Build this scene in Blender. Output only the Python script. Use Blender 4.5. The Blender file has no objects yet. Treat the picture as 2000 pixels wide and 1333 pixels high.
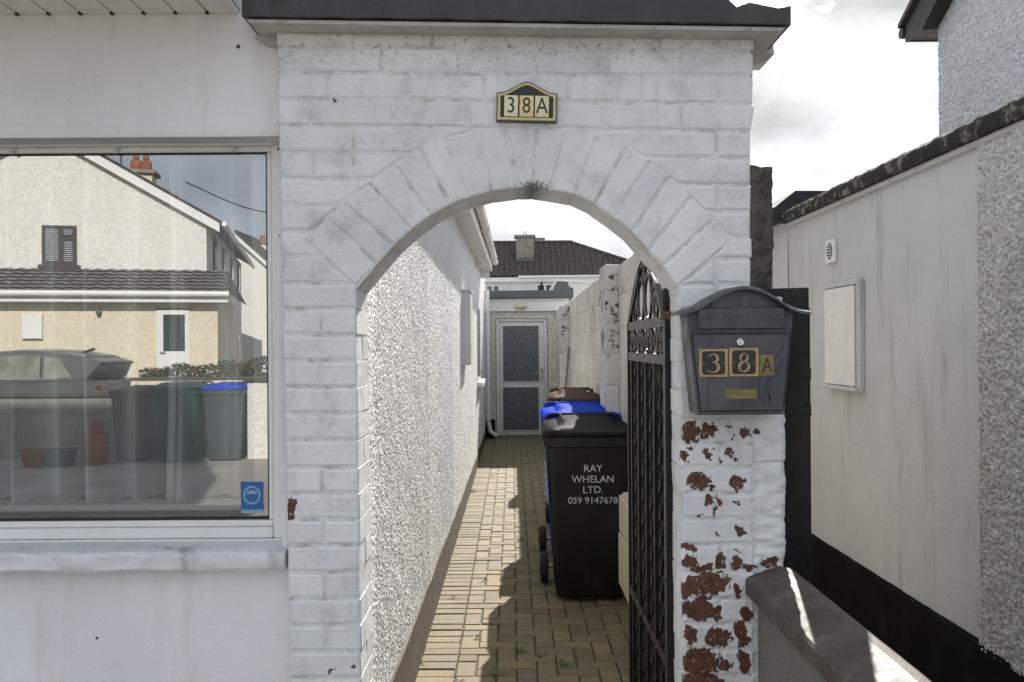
import bpy, bmesh, math, random
import numpy as np
from mathutils import Matrix, Vector

R = math.radians
rnd = random.Random(7)
S = bpy.context.scene
COL = S.collection

# ------------------------------------------------------------------ camera
F = 1740.0
CAM = (0.0, -2.54, 1.6)
ROLL = R(0.4)
cd = bpy.data.cameras.new('camera')
cam = bpy.data.objects.new('camera', cd)
COL.objects.link(cam)
cam.matrix_world = Matrix.Translation(CAM) @ Matrix.Rotation(R(90), 4, 'X') @ Matrix.Rotation(-ROLL, 4, 'Z')
cd.sensor_width = 36.0
cd.lens = 36.0 * F / 2000.0
cd.shift_y = 5.5 / 2000.0
cd.clip_start = 0.05
cd.clip_end = 3000
S.camera = cam

# ------------------------------------------------------------------ sun and sky
ELEV, AZ = R(33.0), R(12.5)                       # sun stands behind the archway, a little to the right
to_sun = Vector((math.sin(AZ) * math.cos(ELEV), math.cos(AZ) * math.cos(ELEV), math.sin(ELEV)))
sl = bpy.data.lights.new('sun', 'SUN')
sl.energy = 4.7
sl.angle = R(0.5)
sl.color = (1.0, 0.95, 0.87)
so = bpy.data.objects.new('sun', sl)
COL.objects.link(so)
so.rotation_euler = (-to_sun).to_track_quat('-Z', 'Y').to_euler()

W = bpy.data.worlds.new('World')
S.world = W
W.use_nodes = True
nt = W.node_tree
nt.nodes.clear()
def wn(t, **kw):
    n = nt.nodes.new(t)
    for k, v in kw.items():
        setattr(n, k, v)
    return n
w_out = wn('ShaderNodeOutputWorld')
w_bg = wn('ShaderNodeBackground')
w_bg.inputs['Strength'].default_value = 0.14
sky = wn('ShaderNodeTexSky', sky_type='NISHITA', sun_disc=False, sun_elevation=ELEV, sun_rotation=AZ)
sky.air_density = 1.0
sky.dust_density = 1.5
w_tc = wn('ShaderNodeTexCoord')
w_map = wn('ShaderNodeMapping')
w_map.inputs['Scale'].default_value = (1.0, 1.0, 2.2)
w_map.inputs['Location'].default_value = (4.2, 0.6, 2.1)
w_noise = wn('ShaderNodeTexNoise')
w_noise.inputs['Scale'].default_value = 2.6
w_noise.inputs['Detail'].default_value = 9
w_noise.inputs['Roughness'].default_value = 0.58
w_noise.inputs['Distortion'].default_value = 0.25
w_cov = wn('ShaderNodeMapRange')
w_cov.inputs['From Min'].default_value = 0.22
w_cov.inputs['From Max'].default_value = 0.40
w_dot = wn('ShaderNodeVectorMath', operation='DOT_PRODUCT')
w_dot.inputs[1].default_value = to_sun
w_glow = wn('ShaderNodeMapRange')                  # thin cloud glows where one looks towards the sun
w_glow.inputs['From Min'].default_value = -1.0
w_glow.inputs['From Max'].default_value = 1.0
w_pow = wn('ShaderNodeMath', operation='POWER')
w_pow.inputs[1].default_value = 7.0
w_mul = wn('ShaderNodeMath', operation='MULTIPLY_ADD')
w_mul.inputs[1].default_value = 0.9
w_mul.inputs[2].default_value = 3.45
w_n2 = wn('ShaderNodeTexNoise')
w_n2.inputs['Scale'].default_value = 3.4
w_n2.inputs['Detail'].default_value = 8
w_n2.inputs['Roughness'].default_value = 0.55
w_sh = wn('ShaderNodeMapRange')
w_sh.inputs['From Min'].default_value = 0.34
w_sh.inputs['From Max'].default_value = 0.64
w_sh.inputs['To Min'].default_value = 1.35
w_sh.inputs['To Max'].default_value = 0.60
w_m2 = wn('ShaderNodeMath', operation='MULTIPLY')
w_vs = wn('ShaderNodeVectorMath', operation='SCALE')
w_tint = wn('ShaderNodeMix', data_type='RGBA')       # bluer away from the sun, neutral around it
w_tint.inputs[6].default_value = (0.90, 1.0, 1.15, 1)
w_tint.inputs[7].default_value = (1.02, 1.0, 0.975, 1)
w_mix = wn('ShaderNodeMix', data_type='RGBA')
L = nt.links.new
L(w_tc.outputs['Generated'], w_map.inputs['Vector'])
L(w_map.outputs[0], w_noise.inputs['Vector'])
L(w_map.outputs[0], w_n2.inputs['Vector'])
L(w_noise.outputs[0], w_cov.inputs['Value'])
L(w_tc.outputs['Generated'], w_dot.inputs[0])
L(w_dot.outputs['Value'], w_glow.inputs['Value'])
L(w_glow.outputs[0], w_pow.inputs[0])
L(w_pow.outputs[0], w_mul.inputs[0])
L(w_pow.outputs[0], w_tint.inputs[0])
L(w_tint.outputs[2], w_vs.inputs[0])
L(w_n2.outputs[0], w_sh.inputs['Value'])
L(w_mul.outputs[0], w_m2.inputs[0])
L(w_sh.outputs[0], w_m2.inputs[1])
L(w_m2.outputs[0], w_vs.inputs['Scale'])
L(w_cov.outputs[0], w_mix.inputs['Factor'])
L(sky.outputs[0], w_mix.inputs[6])
L(w_vs.outputs[0], w_mix.inputs[7])
L(w_mix.outputs[2], w_bg.inputs['Color'])
L(w_bg.outputs[0], w_out.inputs[0])

S.view_settings.view_transform = 'Standard'
S.view_settings.look = 'None'
S.view_settings.exposure = 0.95
S.view_settings.gamma = 1.0
S.view_settings.use_curve_mapping = False
S.cycles.max_bounces = 8
S.cycles.transparent_max_bounces = 12
S.cycles.caustics_reflective = False
S.cycles.caustics_refractive = False

def at(px, py, d):
    """pixel of the 2000x1333 photograph -> (x, z) on the plane d metres in front of the camera"""
    u, v = px - 1000.0, 672.0 - py
    c, s = math.cos(ROLL), math.sin(ROLL)
    return ((u * c + v * s) * d / F + CAM[0], (v * c - u * s) * d / F + CAM[2])

# ------------------------------------------------------------------ materials
class NT:
    def __init__(self, name):
        self.m = bpy.data.materials.new(name)
        self.m.use_nodes = True
        self.t = self.m.node_tree
        self.b = self.t.nodes['Principled BSDF']
        self.out = self.t.nodes['Material Output']
        self.pos = None
    def n(self, typ, **kw):
        n = self.t.nodes.new(typ)
        for k, v in kw.items():
            setattr(n, k, v)
        return n
    def l(self, a, b):
        self.t.links.new(a, b)
    def vec(self, space='world'):
        if space == 'world':
            g = self.n('ShaderNodeNewGeometry')
            return g.outputs['Position']
        return self.n('ShaderNodeTexCoord').outputs['Object']
    def noise(self, v, scale, detail=4, rough=0.55, dist=0.0, out=0):
        n = self.n('ShaderNodeTexNoise')
        n.inputs['Scale'].default_value = scale
        n.inputs['Detail'].default_value = detail
        n.inputs['Roughness'].default_value = rough
        n.inputs['Distortion'].default_value = dist
        self.l(v, n.inputs['Vector'])
        return n.outputs[out]
    def stretch(self, v, sx, sy, sz):
        m = self.n('ShaderNodeVectorMath', operation='MULTIPLY')
        self.l(v, m.inputs[0])
        m.inputs[1].default_value = (sx, sy, sz)
        return m.outputs[0]
    def ramp(self, x, a, b, lo=0.0, hi=1.0, smooth=True):
        n = self.n('ShaderNodeMapRange')
        if smooth:
            n.interpolation_type = 'SMOOTHSTEP'
        self.l(x, n.inputs['Value'])
        n.inputs['From Min'].default_value = a
        n.inputs['From Max'].default_value = b
        n.inputs['To Min'].default_value = lo
        n.inputs['To Max'].default_value = hi
        return n.outputs[0]
    def math(self, op, a, b=None, c=None):
        n = self.n('ShaderNodeMath', operation=op)
        for i, x in enumerate((a, b, c)):
            if x is None:
                continue
            if isinstance(x, (int, float)):
                n.inputs[i].default_value = x
            else:
                self.l(x, n.inputs[i])
        return n.outputs[0]
    def mix(self, f, a, b, blend='MIX'):
        n = self.n('ShaderNodeMix', data_type='RGBA', blend_type=blend)
        for i, x in ((0, f), (6, a), (7, b)):
            if isinstance(x, (int, float)):
                n.inputs[i].default_value = x
            elif isinstance(x, tuple):
                n.inputs[i].default_value = (*x, 1.0) if len(x) == 3 else x
            else:
                self.l(x, n.inputs[i])
        return n.outputs[2]
    def bump(self, h, strength, dist, prev=None):
        n = self.n('ShaderNodeBump')
        n.inputs['Strength'].default_value = strength
        n.inputs['Distance'].default_value = dist
        self.l(h, n.inputs['Height'])
        if prev is not None:
            self.l(prev, n.inputs['Normal'])
        return n.outputs[0]
    def done(self, color=None, rough=None, normal=None, metallic=None, spec=None):
        for k, x in (('Base Color', color), ('Roughness', rough), ('Metallic', metallic), ('Specular IOR Level', spec), ('Normal', normal)):
            if x is None:
                continue
            if isinstance(x, (int, float)):
                self.b.inputs[k].default_value = x
            elif isinstance(x, tuple):
                self.b.inputs[k].default_value = (*x, 1.0)
            else:
                self.l(x, self.b.inputs[k])
        return self.m

def simple(name, col, rough=0.5, var=0.08, scale=6.0, bump=0.0, bscale=60.0, bdist=0.002, metallic=0.0, space='world', dirt=None, dirt_amt=0.3, spec=0.5, rand=0.0):
    m = NT(name)
    v = m.vec(space)
    n1 = m.noise(v, scale, 6, 0.6)
    lo = tuple(c * (1 - var) for c in col)
    hi = tuple(min(1, c * (1 + var)) for c in col)
    c = m.mix(m.ramp(n1, 0.3, 0.7), lo, hi)
    if dirt:
        d = m.noise(m.stretch(v, 1, 1, 0.45), scale * 1.7, 8, 0.68)
        c = m.mix(m.ramp(d, 0.52, 0.78, 0, dirt_amt), c, dirt)
    if rand:
        oi = m.n('ShaderNodeObjectInfo')
        c = m.mix(1.0, c, m.mix(oi.outputs['Random'], (1 - rand,) * 3, (1 + rand,) * 3), 'MULTIPLY')
    r = m.ramp(m.noise(v, scale * 2.3, 4), 0.3, 0.7, max(0.02, rough - 0.08), min(1, rough + 0.08))
    nrm = None
    if bump:
        nrm = m.bump(m.noise(v, bscale, 5, 0.6), bump, bdist)
    return m.done(c, r, nrm, metallic, spec)

def matte(mat, shine=0.03, rough=0.42):
    """weathered plastic or leaf: diffuse body under a thin even sheen"""
    t = mat.node_tree
    b = t.nodes['Principled BSDF']
    d = t.nodes.new('ShaderNodeBsdfDiffuse'); g = t.nodes.new('ShaderNodeBsdfGlossy'); x = t.nodes.new('ShaderNodeMixShader')
    g.inputs['Roughness'].default_value = rough
    x.inputs[0].default_value = shine
    for k in ('Base Color', 'Normal'):
        for l in list(b.inputs[k].links):
            t.links.new(l.from_socket, d.inputs['Color' if k == 'Base Color' else 'Normal'])
            if k == 'Normal': t.links.new(l.from_socket, g.inputs['Normal'])
    t.links.new(d.outputs[0], x.inputs[1]); t.links.new(g.outputs[0], x.inputs[2])
    t.links.new(x.outputs[0], t.nodes['Material Output'].inputs[0])
    t.nodes.remove(b)
    return mat

PEEL = []   # exposed brick spots (x, z, rx, rz) on the piers, read off the photograph
for u, v, ru, rv in [(120,115,45,50),(205,110,40,45),(305,95,15,8),(330,140,12,12),(390,110,22,22),(450,112,25,14),
    (95,235,22,25),(120,190,25,12),(210,220,22,30),(310,215,22,25),(340,245,15,8),(265,250,8,25),(160,350,60,45),(225,385,15,18),
    (352,362,36,40),(210,440,25,28),(240,505,10,30),(165,515,15,10),(345,455,14,12),(260,450,8,30),(358,600,22,30),(245,608,6,5),
    (120,680,35,18),(350,690,18,6),(120,750,40,32),(190,772,50,22),(275,745,30,42),(345,755,25,32),(400,772,30,18),(510,750,50,22),
    (200,855,110,58),(350,880,22,40),(100,880,22,42),(160,980,85,58),(250,1000,32,42),(390,1000,35,48),(365,1080,30,38),
    (120,1110,30,52),(260,1120,58,48),(380,1140,22,32),(170,1230,90,60),(290,1255,25,32),(385,1240,35,58),(180,1335,110,48)]:
    x, z = at(1300 + u / 2.5, 800 + v / 2.5, 2.54)
    k_ = 1.03 if v > 700 else 0.98
    PEEL.append((x, z, k_ * ru / 2.5 / 685, k_ * rv / 2.5 / 685))
x, z = at(566, 990, 2.54); PEEL.append((x, z, 0.014, 0.034))
x, z = at(648, 1313, 2.54); PEEL.append((x, z, 0.007, 0.011))
x, z = at(690, 1300, 2.54); PEEL.append((x, z, 0.006, 0.006))

def painted_brick(name, peel=True, joint=False):
    m = NT(name)
    v = m.vec()
    base = m.mix(m.ramp(m.noise(v, 3.0, 5), 0.3, 0.7), (0.70, 0.71, 0.725), (0.82, 0.82, 0.82))
    if joint:
        base = m.mix(m.ramp(m.noise(v, 14, 8, 0.72), 0.47, 0.66), (0.74, 0.74, 0.74), (0.46, 0.44, 0.41))
    oi = m.n('ShaderNodeObjectInfo')
    base = m.mix(1.0, base, m.mix(oi.outputs['Random'], (0.95, 0.95, 0.96), (1.03, 1.03, 1.02)), 'MULTIPLY')
    # sooty film and mould specks
    film = m.math('MAXIMUM', m.ramp(m.noise(v, 9.0, 9, 0.72), 0.46, 0.72, 0.0, 0.62), m.ramp(m.noise(m.stretch(v, 9, 9, 1.1), 2.2, 8, 0.7), 0.54, 0.78, 0.0, 0.45))
    base = m.mix(film, base, (0.42, 0.41, 0.39))
    sep = m.n('ShaderNodeSeparateXYZ'); m.l(v, sep.inputs[0])
    zone = m.ramp(m.noise(v, 3.3, 4, 0.6), 0.40, 0.62)
    speck = m.ramp(m.noise(v, 230, 4, 0.65), 0.60, 0.68)
    top = m.math('MULTIPLY', m.ramp(sep.outputs[2], 2.36, 2.44), m.ramp(m.noise(v, 50, 8, 0.78), 0.53, 0.66))
    fine = m.math('MULTIPLY', m.math('MULTIPLY', speck, zone), 0.8)
    base = m.mix(m.math('MAXIMUM', fine, m.math('MULTIPLY', top, 0.8)), base, (0.075, 0.065, 0.055))
    # thick mould at the crown of the arch, a patch of its own
    cx, cz = at(1042, 364, 2.54)
    dv = m.n('ShaderNodeVectorMath', operation='SUBTRACT'); m.l(v, dv.inputs[0]); dv.inputs[1].default_value = (cx, 0.02, cz)
    sc = m.stretch(dv.outputs[0], 1 / 0.055, 2.0, 1 / 0.020)
    ln = m.n('ShaderNodeVectorMath', operation='LENGTH'); m.l(sc, ln.inputs[0])
    mould = m.math('SUBTRACT', m.math('SUBTRACT', 1.0, ln.outputs['Value']), m.ramp(m.noise(v, 130, 6, 0.8), 0.3, 0.7, -0.7, 1.1, False))
    base = m.mix(m.ramp(mould, 0.0, 0.35, 0, 0.8), base, (0.045, 0.04, 0.03))
    rough = 0.62
    h = m.math('ADD', m.math('MULTIPLY', m.noise(v, 70, 5, 0.62), 0.75), m.math('MULTIPLY', m.noise(v, 16, 3, 0.5), 0.9))
    nrm = m.bump(h, 0.8, 0.004)
    if peel:
        field = None
        pv = m.n('ShaderNodeVectorMath', operation='ADD')
        warp = m.n('ShaderNodeTexNoise'); warp.inputs['Scale'].default_value = 30; warp.inputs['Detail'].default_value = 5; warp.inputs['Roughness'].default_value = 0.65
        m.l(v, warp.inputs['Vector'])
        wv = m.n('ShaderNodeVectorMath', operation='MULTIPLY_ADD'); m.l(warp.outputs['Color'], wv.inputs[0]); wv.inputs[1].default_value = (0.075, 0, 0.06); wv.inputs[2].default_value = (-0.0375, 0, -0.03)
        m.l(v, pv.inputs[0]); m.l(wv.outputs[0], pv.inputs[1])
        for (x, z, rx, rz) in PEEL:
            s = m.n('ShaderNodeVectorMath', operation='SUBTRACT'); m.l(pv.outputs[0], s.inputs[0]); s.inputs[1].default_value = (x, 0, z)
            e = m.stretch(s.outputs[0], 1 / rx, 0, 1 / rz)
            q = m.n('ShaderNodeVectorMath', operation='DOT_PRODUCT'); m.l(e, q.inputs[0]); m.l(e, q.inputs[1])
            field = q.outputs['Value'] if field is None else m.math('MINIMUM', field, q.outputs['Value'])
        pn = m.ramp(m.noise(v, 60, 7, 0.72), 0.25, 0.75, -0.6, 0.6, False)
        msk = m.ramp(m.math('ADD', field, pn), 1.02, 0.93)
        # flakes only off the street face
        msk = m.math('MULTIPLY', msk, m.ramp(sep.outputs[1], 0.03, 0.012))
        red = m.mix(m.ramp(m.noise(v, 40, 6, 0.7), 0.3, 0.72), (0.060, 0.024, 0.014), (0.165, 0.068, 0.038))
        red = m.mix(m.ramp(m.noise(v, 60, 6, 0.72), 0.58, 0.66, 0, 0.8), red, (0.55, 0.53, 0.51))
        base = m.mix(msk, base, red)
        nrm = m.bump(m.math('MULTIPLY', msk, -1.0), 0.9, 0.003, nrm)
    return m.done(base, rough, nrm, 0.0, 0.35)

def pebble(name, base=(0.74, 0.74, 0.73), dark=(0.36, 0.34, 0.31), cell=110, strength=0.0, dist=0.006, rough=0.38, stain=0.25, con=(0.72, 1.12)):
    m = NT(name)
    v = m.vec()
    vo = m.n('ShaderNodeTexVoronoi'); vo.inputs['Scale'].default_value = cell
    m.l(v, vo.inputs['Vector'])
    sep = m.n('ShaderNodeSeparateColor'); m.l(vo.outputs['Color'], sep.inputs[0])
    c = m.mix(sep.outputs[0], tuple(con[0] * x for x in base), tuple(min(1, con[1] * x) for x in base))
    c = m.mix(m.ramp(m.noise(v, 2.2, 6, 0.65), 0.45, 0.75, 0, stain), c, dark)
    c = m.mix(m.ramp(m.noise(v, 60, 4, 0.7), 0.58, 0.74, 0, 0.35 + stain), c, dark)
    nrm = None
    if strength:
        h = m.math('ADD', m.ramp(vo.outputs['Distance'], 0.0, 0.7, 1.0, 0.0), m.math('MULTIPLY', m.noise(v, cell * 0.35, 4, 0.6), 1.2))
        nrm = m.bump(h, strength, dist)
    r = m.ramp(sep.outputs[1], 0.0, 1.0, rough - 0.12, rough + 0.25)
    return m.done(c, r, nrm, 0, 0.6)

def render_plaster(name, col, bump=0.5, bscale=55, bdist=0.003, streak=(0.42, 0.39, 0.34), streak_amt=0.3, rough=0.75, coarse=0.0, grit=0.0):
    m = NT(name)
    v = m.vec()
    c = m.mix(m.ramp(m.noise(v, 1.8, 5), 0.3, 0.7), tuple(x * 0.93 for x in col), tuple(min(1, x * 1.05) for x in col))
    st = m.noise(m.stretch(v, 5.0, 5.0, 0.7), 1.6, 8, 0.7)
    c = m.mix(m.ramp(st, 0.52, 0.80, 0, streak_amt), c, streak)
    c = m.mix(m.ramp(m.noise(v, 120, 3, 0.6), 0.64, 0.74, 0, 0.35), c, tuple(x * 0.55 for x in streak))
    if grit:
        c = m.mix(m.ramp(m.noise(v, 190, 5, 0.75), 0.50, 0.66, 0, grit), c, tuple(x * 0.4 for x in streak))
        c = m.mix(m.ramp(m.noise(v, 240, 4, 0.7), 0.60, 0.68, 0, grit), c, tuple(min(1, x * 1.9) for x in col))
    h = m.noise(v, bscale, 6, 0.6)
    if coarse:
        h = m.math('ADD', h, m.math('MULTIPLY', m.noise(v, 9, 3, 0.5), coarse))
    return m.done(c, rough, m.bump(h, bump, bdist), 0, 0.3)

M = {}
M['brick'] = painted_brick('flaking_white_paint')
M['joint'] = painted_brick('painted_mortar', joint=True)
M['stub'] = render_plaster('painted_render_stub', (0.68, 0.67, 0.65), 0.8, 90, 0.005, (0.30, 0.27, 0.22), 0.45, coarse=0.8)
M['coping'] = simple('dark_coping_paint', (0.040, 0.034, 0.034), 0.5, 0.25, 9, 0.5, 70, 0.003, dirt=(0.16, 0.15, 0.14), dirt_amt=0.35)
M['coping_under'] = simple('coping_underside', (0.52, 0.50, 0.46), 0.8, 0.12, 12, 0.6, 60, 0.003, dirt=(0.12, 0.11, 0.09), dirt_amt=0.7)
M['house'] = render_plaster('house_render', (0.81, 0.81, 0.82), 0.65, 75, 0.003, (0.44, 0.40, 0.35), 0.42, coarse=0.9)
M['sill'] = render_plaster('flaking_sill_paint', (0.75, 0.75, 0.76), 0.9, 38, 0.007, (0.13, 0.13, 0.135), 0.85, coarse=0.6)
M['upvc'] = simple('white_upvc', (0.80, 0.79, 0.77), 0.32, 0.03, 4, dirt=(0.45, 0.40, 0.33), dirt_amt=0.35)
M['gasket'] = simple('black_gasket', (0.012, 0.012, 0.013), 0.5)
M['soffit'] = simple('white_soffit', (0.82, 0.80, 0.76), 0.38, 0.04, 3, dirt=(0.4, 0.34, 0.26), dirt_amt=0.3)
M['pebble'] = pebble('pebbledash_white', (0.87, 0.87, 0.86), (0.50, 0.48, 0.45), 125, 0.4, 0.005, rough=0.6, stain=0.22, con=(0.78, 1.08))
M['gable'] = pebble('roughcast_gable', (0.62, 0.635, 0.66), (0.34, 0.34, 0.34), 45, 0.7, 0.012, rough=0.7, stain=0.1)
M['roughcast'] = pebble('roughcast_strip', (0.64, 0.63, 0.60), (0.24, 0.22, 0.19), 75, 0.8, 0.008, rough=0.6, stain=0.4)
M['ext_wall'] = pebble('roughcast_extension', (0.80, 0.77, 0.68), (0.33, 0.30, 0.24), 45, 0.9, 0.012, rough=0.7, stain=0.25)
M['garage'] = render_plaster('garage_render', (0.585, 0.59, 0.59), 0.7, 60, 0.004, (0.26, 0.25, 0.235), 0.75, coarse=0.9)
M['plinth'] = matte(simple('black_plinth', (0.008, 0.008, 0.009), 0.6, 0.3, 5, 0.5, 60, 0.004, dirt=(0.035, 0.033, 0.03), dirt_amt=0.35), 0.012, 0.5)
M['brown_plinth'] = simple('brown_plinth', (0.075, 0.052, 0.038), 0.75, 0.35, 9, 0.6, 60, 0.004, dirt=(0.22, 0.19, 0.15), dirt_amt=0.6)
M['block'] = None
M['black_iron'] = simple('black_gloss_iron', (0.008, 0.008, 0.009), 0.36, 0.3, 20, 0.5, 120, 0.0015, dirt=(0.08, 0.03, 0.014), dirt_amt=0.25, spec=0.3)
M['rust_iron'] = simple('rusted_iron', (0.11, 0.055, 0.035), 0.75, 0.4, 40, 0.6, 120, 0.002, dirt=(0.03, 0.025, 0.022), dirt_amt=0.7)
M['mail'] = None
M['gold'] = simple('brass_face', (0.40, 0.28, 0.135), 0.36, 0.12, 30, metallic=0.75, space='object')
M['gold_paint'] = simple('gold_print', (0.42, 0.27, 0.12), 0.45, 0.12, 60, space='object')
M['gold_dull'] = simple('aged_brass', (0.20, 0.165, 0.062), 0.42, 0.15, 40, metallic=0.35, space='object')
M['black_plate'] = simple('black_enamel', (0.010, 0.010, 0.012), 0.3, 0.2, 20)
M['cream_tile'] = simple('cream_number_tile', (0.72, 0.66, 0.42), 0.3, 0.12, 25)
M['yellow_tile'] = simple('yellow_number_tile', (0.74, 0.58, 0.28), 0.3, 0.12, 25)
M['plaque_gold'] = simple('plaque_gold_edge', (0.62, 0.50, 0.24), 0.4, 0.1, 30)
M['steel'] = simple('bright_steel', (0.62, 0.62, 0.60), 0.22, 0.05, 30, metallic=1.0)
M['bin_black'] = matte(simple('black_bin_plastic', (0.014, 0.0145, 0.015), 0.6, 0.2, 5, 0.25, 160, 0.0012, space='object', dirt=(0.07, 0.065, 0.06), dirt_amt=0.35, spec=0.10))
M['bin_blue'] = matte(simple('blue_bin_plastic', (0.005, 0.045, 0.46), 0.7, 0.12, 5, 0.2, 160, 0.001, space='object', dirt=(0.05, 0.09, 0.30), dirt_amt=0.2, spec=0.08))
M['bin_brown'] = matte(simple('brown_bin_plastic', (0.085, 0.048, 0.035), 0.42, 0.15, 5, 0.25, 160, 0.001, space='object', dirt=(0.22, 0.18, 0.15), dirt_amt=0.4, spec=0.25))
M['bin_green'] = simple('green_bin_plastic', (0.012, 0.045, 0.030), 0.42, 0.15, 5, space='object')
M['bin_grey'] = simple('grey_bin_plastic', (0.055, 0.065, 0.07), 0.45, 0.15, 5, space='object')
M['rubber'] = simple('wheel_rubber', (0.012, 0.012, 0.012), 0.7, 0.2, 20)
M['letter_white'] = simple('white_print', (0.62, 0.63, 0.64), 0.55, 0.12, 60, space='object')
M['label_white'] = simple('paper_label', (0.68, 0.70, 0.70), 0.5, 0.06, 30)
M['beige'] = simple('beige_box_plastic', (0.50, 0.44, 0.34), 0.5, 0.07, 6, dirt=(0.3, 0.26, 0.2), dirt_amt=0.3)
M['cap'] = simple('brown_cap_paint', (0.075, 0.058, 0.047), 0.55, 0.25, 10, 0.5, 60, 0.003, dirt=(0.24, 0.21, 0.17), dirt_amt=0.5, spec=0.4)
M['grey_render'] = render_plaster('grey_wall_render', (0.22, 0.205, 0.18), 1.0, 70, 0.008, (0.09, 0.075, 0.06), 0.7, coarse=0.8, grit=0.75)
M['concrete_end'] = simple('rough_block_concrete', (0.085, 0.078, 0.070), 0.9, 0.35, 22, 0.9, 90, 0.012, dirt=(0.03, 0.028, 0.025), dirt_amt=0.6)
M['felt'] = simple('dark_roof_felt', (0.028, 0.028, 0.030), 0.85, 0.3, 14, 0.5, 60, 0.004)
M['slate_paint'] = simple('slate_grey_trim', (0.085, 0.105, 0.115), 0.5, 0.1, 4, dirt=(0.18, 0.19, 0.18), dirt_amt=0.3)
M['white_board'] = simple('white_board', (0.80, 0.80, 0.79), 0.5, 0.04, 3)
M['lamp_cream'] = simple('cream_lens', (0.62, 0.58, 0.36), 0.35, 0.06, 10)
M['tile_brown'] = simple('brown_roof_tile', (0.080, 0.060, 0.050), 0.75, 0.4, 5, 0.4, 30, 0.01, dirt=(0.12, 0.11, 0.05), dirt_amt=0.4)
M['tile_grey'] = simple('weathered_grey_tile', (0.15, 0.125, 0.115), 0.8, 0.3, 5, 0.4, 30, 0.01)
M['chimney'] = simple('chimney_render', (0.26, 0.235, 0.20), 0.85, 0.25, 3, 0.5, 15, 0.02, dirt=(0.10, 0.09, 0.08), dirt_amt=0.6)
M['far_white'] = render_plaster('far_white_render', (0.72, 0.72, 0.72), 0.3, 20, 0.01, (0.45, 0.43, 0.4), 0.2)
M['dark_glass'] = simple('dark_window_glass', (0.03, 0.036, 0.042), 0.08, 0.2, 2)
M['barge'] = simple('dark_barge_board', (0.030, 0.028, 0.028), 0.6, 0.3, 9, 0.4, 40, 0.003)
M['terracotta'] = simple('terracotta_pot', (0.30, 0.11, 0.06), 0.8, 0.2, 12)
M['cream_wall'] = pebble('cream_dash', (0.79, 0.70, 0.53), (0.62, 0.54, 0.40), 40, 0.5, 0.008, rough=0.75, stain=0.08)
M['white_dash'] = pebble('white_dash', (0.82, 0.81, 0.76), (0.62, 0.60, 0.54), 40, 0.5, 0.008, rough=0.75, stain=0.12)
M['brown_frame'] = simple('brown_frame', (0.05, 0.022, 0.015), 0.4)
M['blind'] = simple('white_blind', (0.6, 0.62, 0.62), 0.5)
M['car'] = simple('grey_green_car_paint', (0.085, 0.096, 0.092), 0.25, 0.03, 1, spec=0.7)
M['car_dark'] = simple('car_dark_trim', (0.012, 0.012, 0.013), 0.35)
M['car_window'] = simple('car_side_glass', (0.20, 0.22, 0.17), 0.1, 0.3, 3)
M['tail_red'] = simple('tail_lamp_red', (0.14, 0.006, 0.008), 0.15)
M['alloy'] = simple('alloy_rim', (0.45, 0.46, 0.47), 0.3, metallic=0.9)
M['red'] = simple('red_cylinder_paint', (0.30, 0.028, 0.02), 0.4, 0.15, 8)
M['pave_grey'] = simple('street_concrete', (0.30, 0.275, 0.235), 0.9, 0.16, 1.2, 0.5, 30, 0.006, dirt=(0.14, 0.125, 0.10), dirt_amt=0.5)
M['pave_bed'] = simple('sand_and_moss_joint', (0.050, 0.046, 0.026), 0.95, 0.4, 7, 0.6, 120, 0.004, dirt=(0.075, 0.085, 0.012), dirt_amt=0.8)
M['block_grey'] = simple('bare_concrete_block', (0.30, 0.28, 0.24), 0.9, 0.15, 6, 0.6, 60, 0.006)
M['leaf'] = matte(simple('weed_leaf', (0.075, 0.135, 0.018), 0.5, 0.3, 30, space='object'))
M['leaf_bright'] = matte(simple('dandelion_leaf', (0.12, 0.19, 0.02), 0.45, 0.25, 30, space='object'))
M['leaf_dry'] = matte(simple('dry_leaf', (0.11, 0.05, 0.02), 0.7, 0.3, 30, space='object'))
M['moss'] = matte(simple('olive_moss', (0.07, 0.085, 0.012), 0.9, 0.4, 40))
M['flower'] = simple('red_flower', (0.5, 0.04, 0.06), 0.6)
M['hedge'] = simple('hedge_leaf', (0.07, 0.12, 0.035), 0.55, 0.4, 12)
M['sticker_blue'] = simple('blue_sticker', (0.012, 0.12, 0.36), 0.35, 0.1, 40)
M['sticker_ring'] = simple('pale_sticker_ring', (0.22, 0.38, 0.50), 0.35, 0.1, 40)
M['clip'] = simple('grey_plastic_clip', (0.55, 0.54, 0.55), 0.35)
M['curtain'] = simple('grey_net_curtain', (0.82, 0.83, 0.82), 0.9, 0.05, 3)
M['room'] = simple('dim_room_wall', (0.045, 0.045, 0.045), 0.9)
M['wood_pole'] = simple('grey_pole', (0.24, 0.22, 0.20), 0.6, 0.15, 20)
M['wire'] = simple('black_wire', (0.02, 0.02, 0.02), 0.5)

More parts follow.
